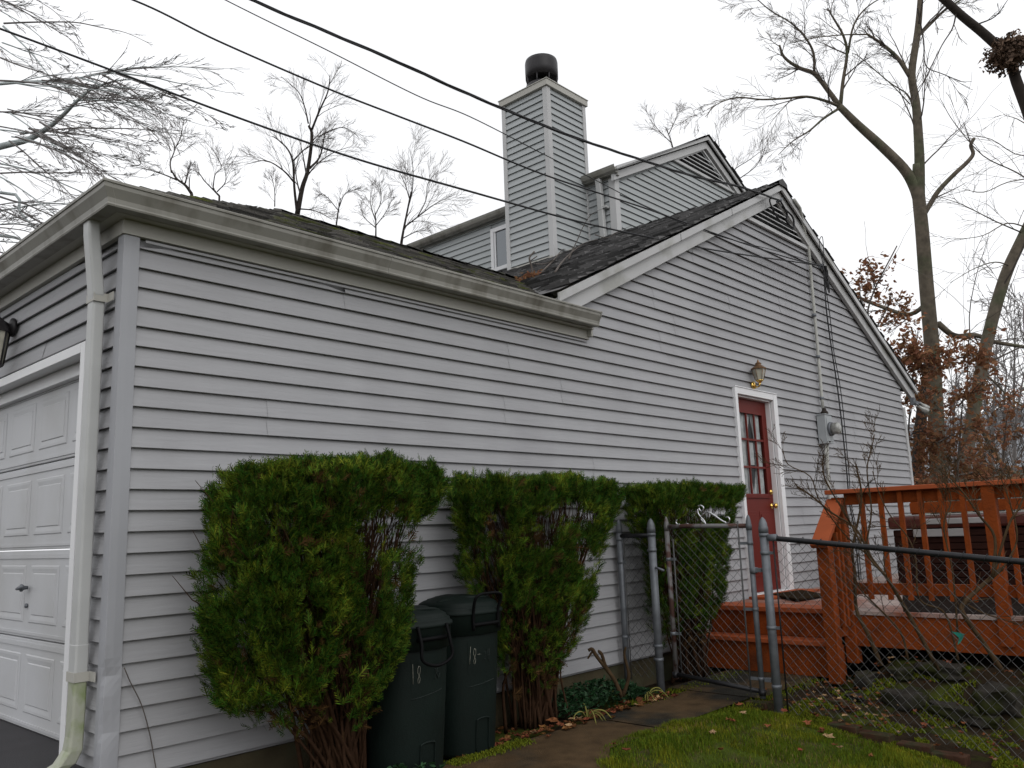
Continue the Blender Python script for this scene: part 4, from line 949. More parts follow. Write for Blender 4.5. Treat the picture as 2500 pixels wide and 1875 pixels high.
# ================================================================== ARBORVITAE
def shrub(nm, label, prof, yc, bd, base, ztop, gaps, seed, nsp, nst, lowf=.30):
    """prof: list of (z, xl, xr); cross-section superellipse about y=yc, half depth bd"""
    rr = random.Random(seed); t = root(nm, base, label, 'shrub', 'clipped arborvitae shrubs along the wall'); base = Vector(base)
    def lerp(z):
        for (z0, a0, b0), (z1, a1, b1) in zip(prof[:-1], prof[1:]):
            if z0 <= z <= z1: f = (z - z0) / (z1 - z0 + 1e-9); return a0 + (a1 - a0) * f, b0 + (b1 - b0) * f
        return (prof[0][1], prof[0][2]) if z < prof[0][0] else (prof[-1][1], prof[-1][2])
    wmax = max(c - a for _, a, c in prof)
    z0, z1 = prof[0][0], prof[-1][0]
    def gap(p):
        for (gx, gy_, gz_, rx, rz, pr_) in gaps:
            sk = (gx - CAM.x) / (yc - CAM.y)          # the holes run obliquely through the bush
            d = ((p.x - gx - (p.y - yc) * sk) / rx) ** 2 + ((p.z - gz_) / rz) ** 2
            if d < 1 and rr.random() < pr_ * (1 - d * d * .6): return True
        return False
    fol = MB(); tipdirs = 0; clusters = []
    def spray(p, d, L_, flat):
        side = d.cross(flat)
        if side.length < 1e-3: return
        side.normalize(); vs = []; fs = []
        def leaf(o_, dr, l, w_):
            nrm = dr.cross(side.cross(d)).normalized() if True else side
            s_ = side * w_ if abs(dr.dot(side)) < .5 else (d * w_)
            k = len(vs); vs.extend([o_, o_ + dr * l * .55 + s_, o_ + dr * l, o_ + dr * l * .55 - s_]); fs.append((k, k + 1, k + 2, k + 3))
        leaf(p, d, L_, L_ * .05)
        for k, f in enumerate((.18, .34, .5, .66, .82)):
            ll = L_ * (.55 - .38 * f); o_ = p + d * L_ * f
            for sg in (-1, 1):
                dr = (d * .72 + side * sg * .72 + Vector((rr.uniform(-.15, .15), rr.uniform(-.15, .15), rr.uniform(-.15, .15)))).normalized()
                leaf(o_, dr, ll * rr.uniform(.7, 1.15), L_ * .040)
        fol.add(vs, fs)
    n = 0
    while n < nsp:
        top = rr.random() < .20
        if top:
            z = z1; a0, c0 = lerp(z1 - .01)
            an = rr.uniform(0, 2 * math.pi); q = math.sqrt(rr.random())
        else:
            z = z0 + (z1 - z0) * rr.random() ** .8; a0, c0 = lerp(z)
            if rr.random() > .25 + .75 * (c0 - a0) / wmax: continue
            an = rr.uniform(0, 2 * math.pi); q = 1 - abs(rr.gauss(0, .10)) if rr.random() < .8 else rr.uniform(.35, .9)
            if math.sin(an) > .2 and rr.random() < .6: continue
        xc, hw = (a0 + c0) / 2, (c0 - a0) / 2; hd = bd * (.35 + .65 * hw * 2 / wmax)
        ca, sa = math.cos(an), math.sin(an); p_ = 2.6; rad = 1 / ((abs(ca) ** p_ + abs(sa) ** p_) ** (1 / p_))
        lump = 1 + .16 * noise.noise(Vector((ca * 2.2 + seed, sa * 2.2, z * 3.3))) + .09 * noise.noise(Vector((ca * 6 + seed, sa * 6, z * 9)))
        p = Vector((xc + hw * q * rad * ca * lump, yc + hd * q * rad * sa * lump, z))
        if top: p.z = z1 + ztop(p.x) + .05 * noise.noise(Vector((p.x * 9, p.y * 9, seed))) - rr.random() ** 2 * .16
        else: p.z = min(p.z + rr.uniform(-.02, .02), z1 + ztop(p.x))
        if p.y > -.03: p.y = -.03 - rr.random() * .03
        if noise.noise(p * 5.5 + Vector((seed, 0, 0))) + .5 * noise.noise(p * 13) < -.14 and rr.random() < .9: n += .35; continue
        low = (z - z0) / (z1 - z0)
        if not top and low < lowf and rr.random() < (1 - (low / lowf) ** 2) * .96: n += .35; continue
        if gap(p): n += .5; continue
        o_ = Vector((ca * hd, sa * hw, 0)); o_.normalize()
        d = (o_ * rr.uniform(.15, .9) + Vector((0, 0, rr.uniform(.35, 1.1))) + Vector((rr.uniform(-.6, .6), rr.uniform(-.6, .6), rr.uniform(-.2, .2)))).normalized()
        if top: d = (Vector((rr.uniform(-.6, .6), rr.uniform(-.6, .6), 1))).normalized()
        fl = Vector((rr.uniform(-1, 1), rr.uniform(-1, 1), rr.uniform(-.4, .4))).normalized()
        spray(p - d * .02, d, rr.uniform(.045, .092), fl); n += 1
    build('foliage', fol, 'thuja', t)
    fol = MB()
    for k in range(nsp // 60):
        z = z0 + (z1 - z0) * rr.random(); a0, c0 = lerp(z); an = rr.uniform(math.pi, 2 * math.pi); xc, hw = (a0 + c0) / 2, (c0 - a0) / 2; hd = bd * (.35 + .65 * hw * 2 / wmax)
        p = Vector((xc + hw * .93 * math.cos(an), yc + hd * .93 * math.sin(an), z)); d = Vector((rr.uniform(-.8, .8), rr.uniform(-1, 0), rr.uniform(-.3, 1))).normalized()
        if not gap(p): spray(p, d, rr.uniform(.04, .10), Vector((rr.uniform(-1, 1), rr.uniform(-1, 1), 0.1)).normalized())
    build('browned_foliage', fol, M.setdefault('brownthuja', mat('browned_thuja', (0.065, 0.036, 0.014), .9, island=.6, spec=.05)), t)
    st = MB()
    for i in range(nst):
        an = rr.uniform(0, 2 * math.pi); q = math.sqrt(rr.random()) * .93; ztp = z1 + ztop(0) - rr.uniform(.05, .5) * (1 if rr.random() < .6 else 2.2)
        a0, c0 = lerp(ztp); xc, hw = (a0 + c0) / 2, (c0 - a0) / 2; hd = bd * (.3 + .6 * hw * 2 / wmax)
        e = Vector((xc + hw * q * math.cos(an), min(-.05, yc + hd * q * math.sin(an)), ztp)); s_ = base + Vector((rr.gauss(0, .05), rr.gauss(0, .035), -.02))
        if rr.random() < .25: s_ = base + Vector((rr.gauss(0, .10), rr.gauss(0, .05), .0))
        m1_ = s_ + (e - s_) * .35 + Vector((rr.gauss(0, .03), rr.gauss(0, .03), .10)); m2_ = s_ + (e - s_) * .7 + Vector((rr.gauss(0, .03), rr.gauss(0, .02), .05))
        pts = cat([s_, m1_, m2_, e], 4); r0 = rr.uniform(.006, .016); st.tube(pts, [r0 * (1 - .8 * k / (len(pts) - 1)) for k in range(len(pts))], 5)
        for j in range(7):
            k = rr.randrange(5, len(pts)) if len(pts) > 6 else 3; o_ = pts[k]; d = (pts[k] - pts[k - 1]).normalized() + Vector((rr.uniform(-.7, .7), rr.uniform(-.6, .6), rr.uniform(.1, .7))); d.normalize(); l = rr.uniform(.10, .28)
            q2 = o_ + d * l + Vector((0, 0, .04))
            if q2.y > -.03: q2.y = -.03
            if q2.z > z1 + ztop(0) - .03: q2.z = z1 + ztop(0) - .03
            st.tube([o_, o_ + d * l * .5 + Vector((rr.gauss(0, .012), rr.gauss(0, .012), 0)), q2], [.003, .0025, .0012], 4)
    build('stems', st, 'thujastem', t)
Y_ = -.40
def PR(lst, y=Y_):
    o = []
    for (ul, ur, v) in lst:
        a, c = ony(y, ul, v), ony(y, ur, v); o.append(((a.z + c.z) / 2, a.x, c.x))
    o.sort(); return o
p1 = PR([(548, 1040, 1165), (522, 1020, 1230), (512, 980, 1330), (508, 962, 1430), (508, 945, 1520), (515, 925, 1610), (528, 900, 1680), (560, 885, 1705), (690, 875, 1780)])
shrub('arborvitae_shrub', 'largest clipped arborvitae shrub, nearest the garage corner', p1, -.42, .38, (1.12, -.28, -.22), lambda x: .055 * math.exp(-((x - 1.05) / .45) ** 2), [(1.30, 0, 1.06, .24, .13, .98), (1.20, 0, .82, .06, .30, .97), (1.36, 0, .75, .05, .2, .9), (.62, 0, 1.13, .10, .10, .8), (.80, 0, .62, .05, .25, .7), (.98, 0, .28, .10, .25, .85), (.45, 0, .6, .05, .12, .6)], 1, 23000, 190, .17)
p2 = PR([(1118, 1485, 1180), (1122, 1472, 1240), (1138, 1440, 1330), (1150, 1425, 1430), (1165, 1415, 1500), (1220, 1390, 1570), (1232, 1355, 1640), (1236, 1320, 1700)], -.32)
shrub('arborvitae_shrub', 'middle clipped arborvitae shrub, just right of the trash cans', p2, -.33, .28, (2.72, -.22, -.22), lambda x: .03 * math.sin(x * 7), [(3.0, 0, 1.13, .38, .10, .95), (2.28, 0, 1.05, .12, .14, .9), (2.22, 0, .72, .10, .22, .93), (2.75, 0, 1.0, .12, .10, .9), (3.15, 0, .85, .10, .16, .8), (2.62, 0, .55, .05, .25, .7), (2.95, 0, .45, .05, .2, .7), (2.45, 0, .2, .10, .25, .7)], 2, 15500, 170)
p3 = PR([(1540, 1775, 1195), (1545, 1768, 1250), (1575, 1745, 1320), (1590, 1750, 1400), (1600, 1745, 1460), (1605, 1715, 1530), (1625, 1680, 1590)], -.28)
shrub('arborvitae_shrub', 'clipped arborvitae shrub behind the chain-link gate', p3, -.30, .26, (4.72, -.22, -.22), lambda x: .02 * math.sin(x * 6), [(5.05, 0, 1.13, .40, .07, .95), (4.35, 0, .7, .14, .5, .9), (4.8, 0, .6, .06, .2, .7), (5.0, 0, .2, .1, .2, .7)], 3, 11000, 120)

# ================================================================== TREES
def grow(b, p, d, L_, r, lvl, rr, P, tb=None):
    """one branch with children. P: dict(n children per level, spread, gravity, wob, rmin)"""
    n = max(4, int(L_ / P.get('seg', .25))); n = min(n, 12)
    pts = [p.copy()]; dd = d.normalized(); rs = [r]
    for i in range(n):
        dd = (dd + Vector((rr.gauss(0, 1), rr.gauss(0, 1), rr.gauss(0, 1))) * P['wob'] + Vector((0, 0, P['grav'])) ).normalized()
        pts.append(pts[-1] + dd * L_ / n); rs.append(max(P['rmin'], r * (1 - .75 * (i + 1) / n)))
    (tb or b).tube(pts, rs, 7 if r > .05 else (5 if r > .015 else 3), cap=False, smooth=r > .02)
    if lvl > 0:
        kids(b, pts, rs, L_, lvl, rr, P)
def kids(b, pts, rs, L_, lvl, rr, P, lo=.22):
    m_ = P['n'][min(lvl, len(P['n']) - 1)]
    for k in range(m_):
        f = lo + (1 - lo) * (k + rr.random()) / m_; q = f * (len(pts) - 1); i = min(int(q), len(pts) - 2); g = q - i
        o = pts[i].lerp(pts[i + 1], g); t_ = (pts[i + 1] - pts[i]).normalized()
        sd = t_.cross(Vector((rr.gauss(0, 1), rr.gauss(0, 1), rr.gauss(0, 1)))).normalized(); an = rr.uniform(*P['spread'])
        dd = t_ * math.cos(an) + sd * math.sin(an) + Vector((0, 0, P.get('up', 0)))
        grow(b, o, dd, L_ * rr.uniform(*P['len']) * (1.15 - .5 * f), min(P.get('rmax', 9), max(P['rmin'], rs[i] * rr.uniform(.4, .62))), lvl - 1, rr, P)
def limb(tb, b, pix, dep, w0, w1, rr, P, lvl, nk=None, lo=.1, n=4, L_=None):
    """a limb traced as (u,v) at depth dep (one value or two ends), widths in photo px"""
    if not hasattr(dep, '__len__'): dep = (dep, dep)
    m_ = len(pix); raw = [at(u, v, dep[0] + (dep[1] - dep[0]) * i / (m_ - 1)) for i, (u, v) in enumerate(pix)]
    pts = cat(raw, n); k = len(pts) - 1
    def wd(f):
        if not hasattr(w0, '__len__'): return w0 + (w1 - w0) * f
        q = f * (len(w0) - 1); i = min(int(q), len(w0) - 2); return w0[i] + (w0[i + 1] - w0[i]) * (q - i)
    rs = [wd(i / k) / FPX * (dep[0] + (dep[1] - dep[0]) * i / k) / 2 for i in range(k + 1)]
    tb.tube(pts, rs, 12 if wd(0) > 20 else 7, smooth=True)
    if lvl > 0:
        Q = dict(P); 
        if nk: Q['n'] = list(P['n']); Q['n'] = Q['n'][:lvl] + [nk] + Q['n'][lvl + 1:] if lvl < len(Q['n']) else Q['n'] + [nk]
        tl = L_ or sum((a - c).length for a, c in zip(pts[:-1], pts[1:])) * .6
        kids(b, pts, rs, tl, lvl, rr, Q, lo)
    return pts

# --- big tree on the right
rr = random.Random(21); t = root('bare_tree', at(2292, 1275, 17), 'tall bare grey tree right of the gable, with a broken stub limb', 'tree')
tb, b = MB(), MB(); P = dict(n=[0, 5, 6, 8], spread=(.3, .85), grav=-.022, wob=.085, rmin=.0032, len=(.42, .72), seg=.22, rmax=.018)
d = 17.0
limb(tb, b, [(2296, 1330), (2292, 1180), (2284, 1000), (2276, 860), (2262, 700), (2251, 560), (2242, 470), (2240, 400)], d, [43, 40, 36, 35, 33, 31, 29, 22], 0, rr, P, 0)
l1 = limb(tb, b, [(2246, 500), (2232, 455), (2205, 410), (2150, 355), (2095, 305), (2048, 258)], d, [27, 26, 24, 22, 19, 16], 18, rr, P, 0)
limb(tb, b, [(2244, 480), (2245, 400), (2242, 330), (2236, 250), (2226, 180), (2240, 80), (2248, -20), (2252, -160)], d, [27, 24, 22, 20, 18, 16, 13, 11], 13, rr, P, 2, 9)
limb(tb, b, [(2050, 260), (2015, 246), (1970, 236), (1920, 240), (1860, 243), (1800, 238), (1750, 255), (1722, 285)], (d, 16), 8, 1.5, rr, P, 3, 9)
limb(tb, b, [(2050, 260), (2025, 225), (1988, 180), (1950, 165), (1915, 140), (1903, 110)], d, 14, 5, rr, P, 3, 8)
limb(tb, b, [(1988, 180), (1986, 130), (1965, 90), (1930, 55), (1880, 25), (1840, -10)], (d, 16.5), 7, 2, rr, P, 3, 8)
limb(tb, b, [(2052, 258), (2058, 200), (2068, 130), (2058, 85), (2035, 45), (2020, 20)], d, 10, 3, rr, P, 3, 8)
limb(tb, b, [(2048, 265), (2010, 290), (1975, 320), (1935, 345), (1900, 378)], (d, 16.5), 7, 1.5, rr, P, 3, 8)
limb(tb, b, [(2224, 190), (2190, 140), (2150, 105), (2115, 82)], d, 12, 5, rr, P, 3, 8)
limb(tb, b, [(2120, 84), (2060, 85), (1990, 92), (1930, 105)], (d, 16.4), 4, 1.2, rr, P, 3, 6)
limb(tb, b, [(2070, 130), (2085, 60), (2120, 15), (2180, -20)], d, 6, 2, rr, P, 3, 7)
limb(tb, b, [(2240, 90), (2280, 50), (2310, 22), (2345, 0), (2400, -40)], d, 8, 3, rr, P, 3, 6)
limb(tb, b, [(2228, 262), (2215, 230), (2170, 200), (2100, 140), (2080, 130)], d, 4, 1.5, rr, P, 2, 5)
limb(tb, b, [(2222, 255), (2185, 215), (2140, 175), (2080, 135)], d, 3, 1, rr, P, 2, 4)
limb(tb, b, [(2252, 530), (2270, 500), (2292, 465), (2330, 425), (2362, 395), (2376, 375), (2370, 355), (2378, 338)], d, 13, 8, rr, P, 1, 2)
limb(tb, b, [(2270, 735), (2220, 768), (2150, 748), (2110, 732), (2072, 716)], (17.1, 17.6), 12, 7, rr, P, 2, 5)
limb(tb, b, [(2290, 790), (2330, 820), (2380, 818), (2430, 835), (2520, 850)], (17, 17.4), 16, 8, rr, P, 2, 5)
build('trunk', tb, 'bark', t); build('crown', b, 'twig', t)
# --- leaning tree
rr = random.Random(22); t = root('bare_tree', at(2345, 1300, 16.5), 'leaning bare trunk at the right edge, beside the tall stub-limbed tree', 'tree')
tb, b = MB(), MB(); d = 16.5
limb(tb, b, [(2335, 1330), (2345, 1200), (2362, 1090), (2383, 972), (2414, 815), (2453, 678), (2492, 590), (2550, 470), (2620, 330), (2700, 120)], d, 33, 22, rr, P, 2, 5)
for pix in ([(2500, 570), (2430, 540), (2350, 500), (2290, 480)], [(2560, 470), (2480, 420), (2400, 380), (2330, 300), (2295, 240)], [(2600, 380), (2500, 300), (2450, 280)], [(2520, 560), (2460, 545), (2400, 575), (2330, 585)], [(2470, 650), (2430, 640), (2380, 655), (2320, 690)], [(2700, 300), (2600, 330), (2500, 380), (2420, 340), (2360, 330)], [(2650, 400), (2540, 430), (2460, 445), (2400, 470), (2350, 460)]):
    limb(tb, b, pix, (16.5, 15.5), 4, 1.2, rr, P, 2, 7)
limb(tb, b, [(2395, 905), (2430, 935), (2470, 975), (2530, 1010)], d, 6, 3, rr, P, 2, 5); limb(tb, b, [(2385, 1020), (2420, 1090), (2455, 1140), (2520, 1180)], d, 14, 8, rr, P, 1, 4)
build('trunk', tb, 'bark', t); build('crown', b, 'twig', t)
# --- dark tree close behind the house corner
rr = random.Random(23); t = root('bare_tree', at(2240, 1300, 19), 'dark trunk behind the rear house corner, below the rake end', 'tree')
tb, b = MB(), MB(); limb(tb, b, [(2240, 1330), (2240, 1200), (2246, 1050), (2262, 930), (2275, 850)], 19, 34, 20, rr, P, 2, 6); limb(tb, b, [(2258, 930), (2240, 860), (2225, 800)], 19, 10, 4, rr, P, 2, 5)
build('trunk', tb, 'barkdark', t); build('crown', b, 'twig', t)
# --- oak saplings keeping brown leaves
def leafquad(b, p, rr, s):
    a = Vector((rr.gauss(0, 1), rr.gauss(0, 1), rr.gauss(0, .8))).normalized(); c = a.orthogonal().normalized(); c = (c * math.cos(rr.random() * 3) + a.cross(c) * math.sin(rr.random() * 3)).normalized()
    n_ = a.cross(c); b.add([p, p + a * s * .35 + c * s * .28, p + a * s * .6 + c * s * .14, p + a * s + n_ * s * .15, p + a * s * .65 - c * s * .18, p + a * s * .3 - c * s * .26], [(0, 1, 2, 3), (0, 3, 4, 5)])
def oak(seed, trunk, limbs, d, label, dens):
    rr = random.Random(seed); t = root('oak_sapling', at(trunk[0][0], trunk[0][1], d), label, 'tree', 'brown-leaved saplings behind the deck'); tb, b, lf = MB(), MB(), MB()
    limb(tb, b, trunk, d, 7, 3, rr, P, 1, 4)
    for pix in limbs:
        pts = limb(tb, b, pix, (d, d + rr.uniform(-.8, .8)), 4, 1.2, rr, P, 2, 6)
        for k in range(int(dens * 1.8)):
            c = rr.choice(pts[2:]) + Vector((rr.gauss(0, .16), rr.gauss(0, .16), rr.gauss(0, .13)))
            for j in range(rr.randrange(5, 13)): leafquad(lf, c + Vector((rr.gauss(0, .05), rr.gauss(0, .05), rr.gauss(0, .05))), rr, rr.uniform(.06, .12))
    build('trunk', tb, 'twig', t); build('crown', b, 'twig', t); build('leaves', lf, 'oakleaf', t)
oak(31, [(2170, 1300), (2150, 1000), (2120, 800), (2130, 720), (2190, 600)], [[(2120, 790), (2100, 720), (2105, 690)], [(2135, 700), (2132, 670), (2130, 655)], [(2140, 800), (2180, 730), (2190, 740)], [(2130, 800), (2170, 790), (2220, 770)], [(2140, 860), (2190, 850), (2210, 830)]], 14.5, 'thin sapling with sparse brown leaves against the sky beside the rake', 11)
oak(32, [(2210, 1300), (2215, 1100), (2230, 900)], [[(2180, 930), (2230, 905), (2290, 895)], [(2210, 980), (2240, 960), (2300, 990)], [(2225, 1060), (2260, 1050), (2290, 1090)], [(2225, 1130), (2250, 1120), (2280, 1150)], [(2225, 880), (2270, 875), (2340, 870)], [(2190, 880), (2215, 870), (2230, 850)]], 14, 'dense rust-brown sapling right against the rear house corner', 22)
oak(33, [(2330, 1300), (2340, 1120), (2350, 980)], [[(2290, 1080), (2330, 1060), (2390, 1040)], [(2340, 990), (2370, 960), (2395, 930)], [(2320, 1130), (2360, 1120), (2400, 1100)], [(2340, 1160), (2390, 1150), (2420, 1130)], [(2320, 880), (2360, 870), (2400, 860)], [(2330, 1180), (2300, 1200), (2270, 1190)]], 13.5, 'rust-brown sapling in front of the leaning trunk', 17)
oak(34, [(2440, 1300), (2450, 1120), (2460, 1000)], [[(2420, 1010), (2450, 990), (2480, 995)], [(2420, 1080), (2450, 1060), (2500, 1050)], [(2390, 1180), (2420, 1160), (2450, 1150)], [(2440, 1160), (2490, 1170), (2530, 1180)]], 14.5, 'sparse brown sapling nearest the right edge of the photo', 10)
# --- thicket of small bare trees far right
for i, (u, v0, v1, dd) in enumerate([(2430, 1240, 830, 24), (2475, 1250, 780, 26), (2405, 1240, 900, 25), (2510, 1250, 740, 24), (2450, 1240, 900, 22), (2380, 1230, 930, 27), (2340, 1230, 900, 28), (2490, 1250, 880, 21), (2540, 1250, 700, 25), (2310, 1230, 950, 30)]):
    rr = random.Random(60 + i); t = root('thicket_tree', at(u, v0 + 20, dd), 'small bare tree in the grey thicket beyond the deck', 'tree', 'bare trees in the far thicket')
    tb, b = MB(), MB(); P2 = dict(n=[0, 4, 6, 9], spread=(.3, 1.0), grav=.01, wob=.10, rmin=.008, len=(.35, .6), seg=.4)
    limb(tb, b, [(u, v0 + 20), (u + rr.uniform(-15, 15), (v0 + v1) / 2), (u + rr.uniform(-30, 30), v1)], dd, 9, 3, rr, P2, 3, 11, lo=.15, L_=(v0 - v1) / FPX * dd * .8)
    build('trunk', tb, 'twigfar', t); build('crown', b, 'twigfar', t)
# --- trees behind the garage roof
P3 = dict(n=[0, 3, 5, 6], spread=(.25, .65), grav=.014, wob=.10, rmin=.0034, len=(.5, .85), seg=.35, rmax=.03)
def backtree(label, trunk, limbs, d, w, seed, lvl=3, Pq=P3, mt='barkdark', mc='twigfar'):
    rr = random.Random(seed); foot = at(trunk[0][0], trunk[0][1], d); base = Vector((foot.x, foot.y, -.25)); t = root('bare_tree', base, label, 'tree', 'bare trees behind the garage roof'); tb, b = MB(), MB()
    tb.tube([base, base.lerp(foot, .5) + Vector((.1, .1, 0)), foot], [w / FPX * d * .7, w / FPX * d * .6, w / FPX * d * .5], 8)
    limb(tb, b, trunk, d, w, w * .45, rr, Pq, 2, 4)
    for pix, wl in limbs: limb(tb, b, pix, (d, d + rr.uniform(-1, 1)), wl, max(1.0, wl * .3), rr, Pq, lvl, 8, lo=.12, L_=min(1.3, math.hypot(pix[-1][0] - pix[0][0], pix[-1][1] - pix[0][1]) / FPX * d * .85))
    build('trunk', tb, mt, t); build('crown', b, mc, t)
k5 = lambda l: [(x / 1.9235, y / 1.9235) for x, y in l]
backtree('tallest bare tree behind the garage roof, forking twice below its pointed top', k5([(1395, 1010), (1420, 880), (1445, 800), (1465, 640), (1450, 590)]),
    [(k5([(1395, 1000), (1382, 880), (1375, 760), (1350, 700), (1310, 660), (1280, 640)]), 7), (k5([(1378, 755), (1420, 710), (1460, 680), (1500, 640)]), 4), (k5([(1455, 790), (1500, 740), (1520, 660), (1530, 600)]), 6), (k5([(1460, 620), (1500, 520), (1540, 430), (1550, 350)]), 6), (k5([(1448, 580), (1430, 500), (1400, 430), (1320, 360)]), 4),
     (k5([(1385, 860), (1330, 800), (1250, 755), (1160, 770)]), 5), (k5([(1420, 860), (1480, 780), (1560, 720), (1640, 690)]), 4), (k5([(1500, 640), (1560, 610), (1620, 600), (1680, 640)]), 3.5), (k5([(1400, 980), (1480, 990), (1560, 1030)]), 4)], 26, 13, 71)
backtree('bare tree behind the roof with a long low limb reaching left', k5([(900, 910), (870, 870), (830, 840), (805, 800)]),
    [(k5([(830, 845), (770, 820), (690, 795), (610, 780)]), 4), (k5([(805, 810), (800, 760), (820, 700), (800, 640), (760, 590)]), 4), (k5([(870, 860), (880, 820), (890, 780)]), 4), (k5([(820, 700), (850, 640), (860, 580)]), 3), (k5([(610, 780), (660, 770), (640, 720), (600, 700)]), 2.5)], 22, 8, 72)
backtree('low bare tree just left of the tall forked one', k5([(1030, 920), (1000, 890), (960, 850)]), [(k5([(1000, 890), (1010, 820), (1040, 780), (990, 690)]), 3), (k5([(960, 850), (930, 810), (880, 790)]), 3), (k5([(1020, 900), (1060, 850), (1050, 770)]), 3)], 25, 5, 73)
backtree('slim bare tree between the tall forked tree and the upper storey', k5([(1885, 1140), (1895, 1080), (1915, 980), (1930, 900)]), [(k5([(1915, 980), (1935, 900), (1940, 800), (1925, 700)]), 3.5), (k5([(1895, 1070), (1960, 1020), (2040, 960), (2120, 920)]), 4), (k5([(1925, 940), (1900, 860), (1870, 800)]), 3), (k5([(1960, 1020), (2000, 940), (2010, 860), (2060, 800)]), 3), (k5([(1890, 1120), (1950, 1090), (2000, 1080)]), 3)], 24, 7, 74)
backtree('small upright bare tree left of the slim one', k5([(1765, 1105), (1765, 1040), (1760, 990)]), [(k5([(1765, 1040), (1740, 960), (1745, 880)]), 2.5), (k5([(1762, 1010), (1790, 940), (1780, 850)]), 2.5), (k5([(1765, 1060), (1810, 1000), (1840, 940)]), 2.5), (k5([(1765, 1070), (1710, 1020), (1690, 960)]), 2.5)], 27, 4, 75)
backtree('thin bare tree right behind the ridge, below the tall tree', k5([(1580, 1050), (1590, 980), (1600, 930)]), [(k5([(1590, 980), (1620, 910), (1670, 890)]), 2.5), (k5([(1590, 990), (1540, 930), (1500, 900)]), 2.5), (k5([(1290, 970), (1290, 900), (1280, 840)]), 3)], 25, 4, 76)
backtree('bare treetop showing beyond the upper gable', [(1650, 400), (1640, 350), (1625, 310)], [([(1640, 350), (1610, 320), (1585, 290)], 2.5), ([(1632, 330), (1650, 290), (1660, 265)], 2.5), ([(1800, 470), (1790, 420), (1830, 390), (1870, 360)], 3), ([(1785, 430), (1760, 400), (1755, 350), (1745, 300)], 2.5), ([(1800, 440), (1850, 400), (1880, 330)], 2.5)], 30, 4, 77)
# --- near tree reaching in from the left
rr = random.Random(24); t = root('bare_tree', at(-900, 1300, 9), 'bare tree reaching in from the left edge over the garage gutter, with pale fanned limbs', 'tree')
tb, b = MB(), MB(); P4 = dict(n=[0, 5, 7, 9], spread=(.15, .55), grav=-.006, wob=.055, rmin=.0022, len=(.42, .7), seg=.16)
base = at(-900, 1300, 9); base.z = -.3
limb(tb, b, [(-900, 1500), (-880, 1000), (-860, 500), (-820, 100), (-750, -400)], 9, 120, 60, rr, P4, 0)
for pix, wl in (([(-860, 560), (-500, 480), (-200, 410), (0, 358), (70, 340), (120, 310), (155, 280), (190, 245), (230, 215), (300, 195), (380, 200)], (22, 1.2)), ([(-840, 300), (-400, 240), (0, 205), (60, 200), (120, 197), (180, 192), (240, 182), (300, 178)], (10, 2)),
                ([(-860, 700), (-400, 520), (0, 470), (50, 520), (100, 570), (160, 590)], (12, 2)), ([(-860, 600), (-300, 560), (0, 575), (60, 590), (110, 600)], (12, 4))):
    limb(tb, b, pix, (9, 7.4), wl[0], wl[1], rr, P4, 0)
P6 = dict(n=[0, 4, 5, 5], spread=(.12, .45), grav=-.004, wob=.05, rmin=.0018, len=(.30, .5), seg=.14, rmax=.005)
for k in range(74):
    dd = rr.uniform(6.8, 9.2)
    if k < 40: u0, v0 = rr.uniform(-160, 40), rr.uniform(-60, 620)
    else:
        f = rr.random(); u0, v0 = (0 + 230 * f, 358 - 143 * f) if rr.random() < .5 else (300 * f, 205 - 27 * f)
    a0 = math.radians(rr.uniform(-12, 38)); lg = rr.uniform(170, 430) * (1 if u0 < 60 else .8); bend = math.radians(rr.uniform(0, 32)); pix = []
    u, v = u0, v0
    for i in range(7):
        pix.append((u, v)); a_ = a0 + bend * i / 6 + rr.gauss(0, .05); u += math.cos(a_) * lg / 6; v += math.sin(a_) * lg / 6
    if v > 560 and u > 120 and u > 260 - (v - 560): pass
    limb(tb if k % 3 == 0 else b, b, pix, (dd, dd - .5), rr.uniform(2.2, 5.5), 1.0, rr, P6, 3 if k % 2 else 2, 8, lo=.15, L_=rr.uniform(.5, 1.0))
build('trunk', tb, 'barkpale', t); build('crown', b, 'twigfar', t)
# --- limb overhead at the top right, with a dry leaf nest
rr = random.Random(25); t = root('bare_tree', at(2700, 1500, 7.5), 'dark limb crossing the top right corner with a dry leaf clump in its fork', 'tree')
tb, b = MB(), MB()
limb(tb, b, [(2760, 1700), (2740, 1200), (2700, 800), (2620, 520), (2545, 370), (2505, 260), (2482, 200), (2460, 140), (2405, 85), (2350, 40), (2295, -10), (2200, -90)], 7.5, 34, 17, rr, P, 0)
for pix in ([(2335, 30), (2325, 70), (2300, 110), (2260, 190), (2235, 240)], [(2310, 20), (2270, 55), (2240, 90)], [(2385, 60), (2430, 40), (2460, 0)], [(2240, 20), (2255, 100), (2260, 160), (2300, 180), (2350, 200)]):
    limb(tb, b, pix, (7.5, 7.2), 4, 1.5, rr, P4, 2, 4)
build('trunk', tb, 'barkdark', t); build('crown', b, 'twig', t)
c0 = at(2464, 132, 7.42); t = root('squirrel_nest', c0, 'round clump of dry brown leaves lodged in the top right limb', 'nest'); b = MB()
for k in range(1500):
    v = Vector((rr.gauss(0, 1), rr.gauss(0, 1), rr.gauss(0, 1))).normalized() * rr.random() ** .4 * (.17 + .035 * math.sin(k * .7)); v.z *= .9; v.y *= 1.15; leafquad(b, c0 + v, rr, rr.uniform(.03, .06))
build('leaves', b, mat('dry_nest_leaf', (0.13, 0.085, 0.06), 0.9, island=.5), t)

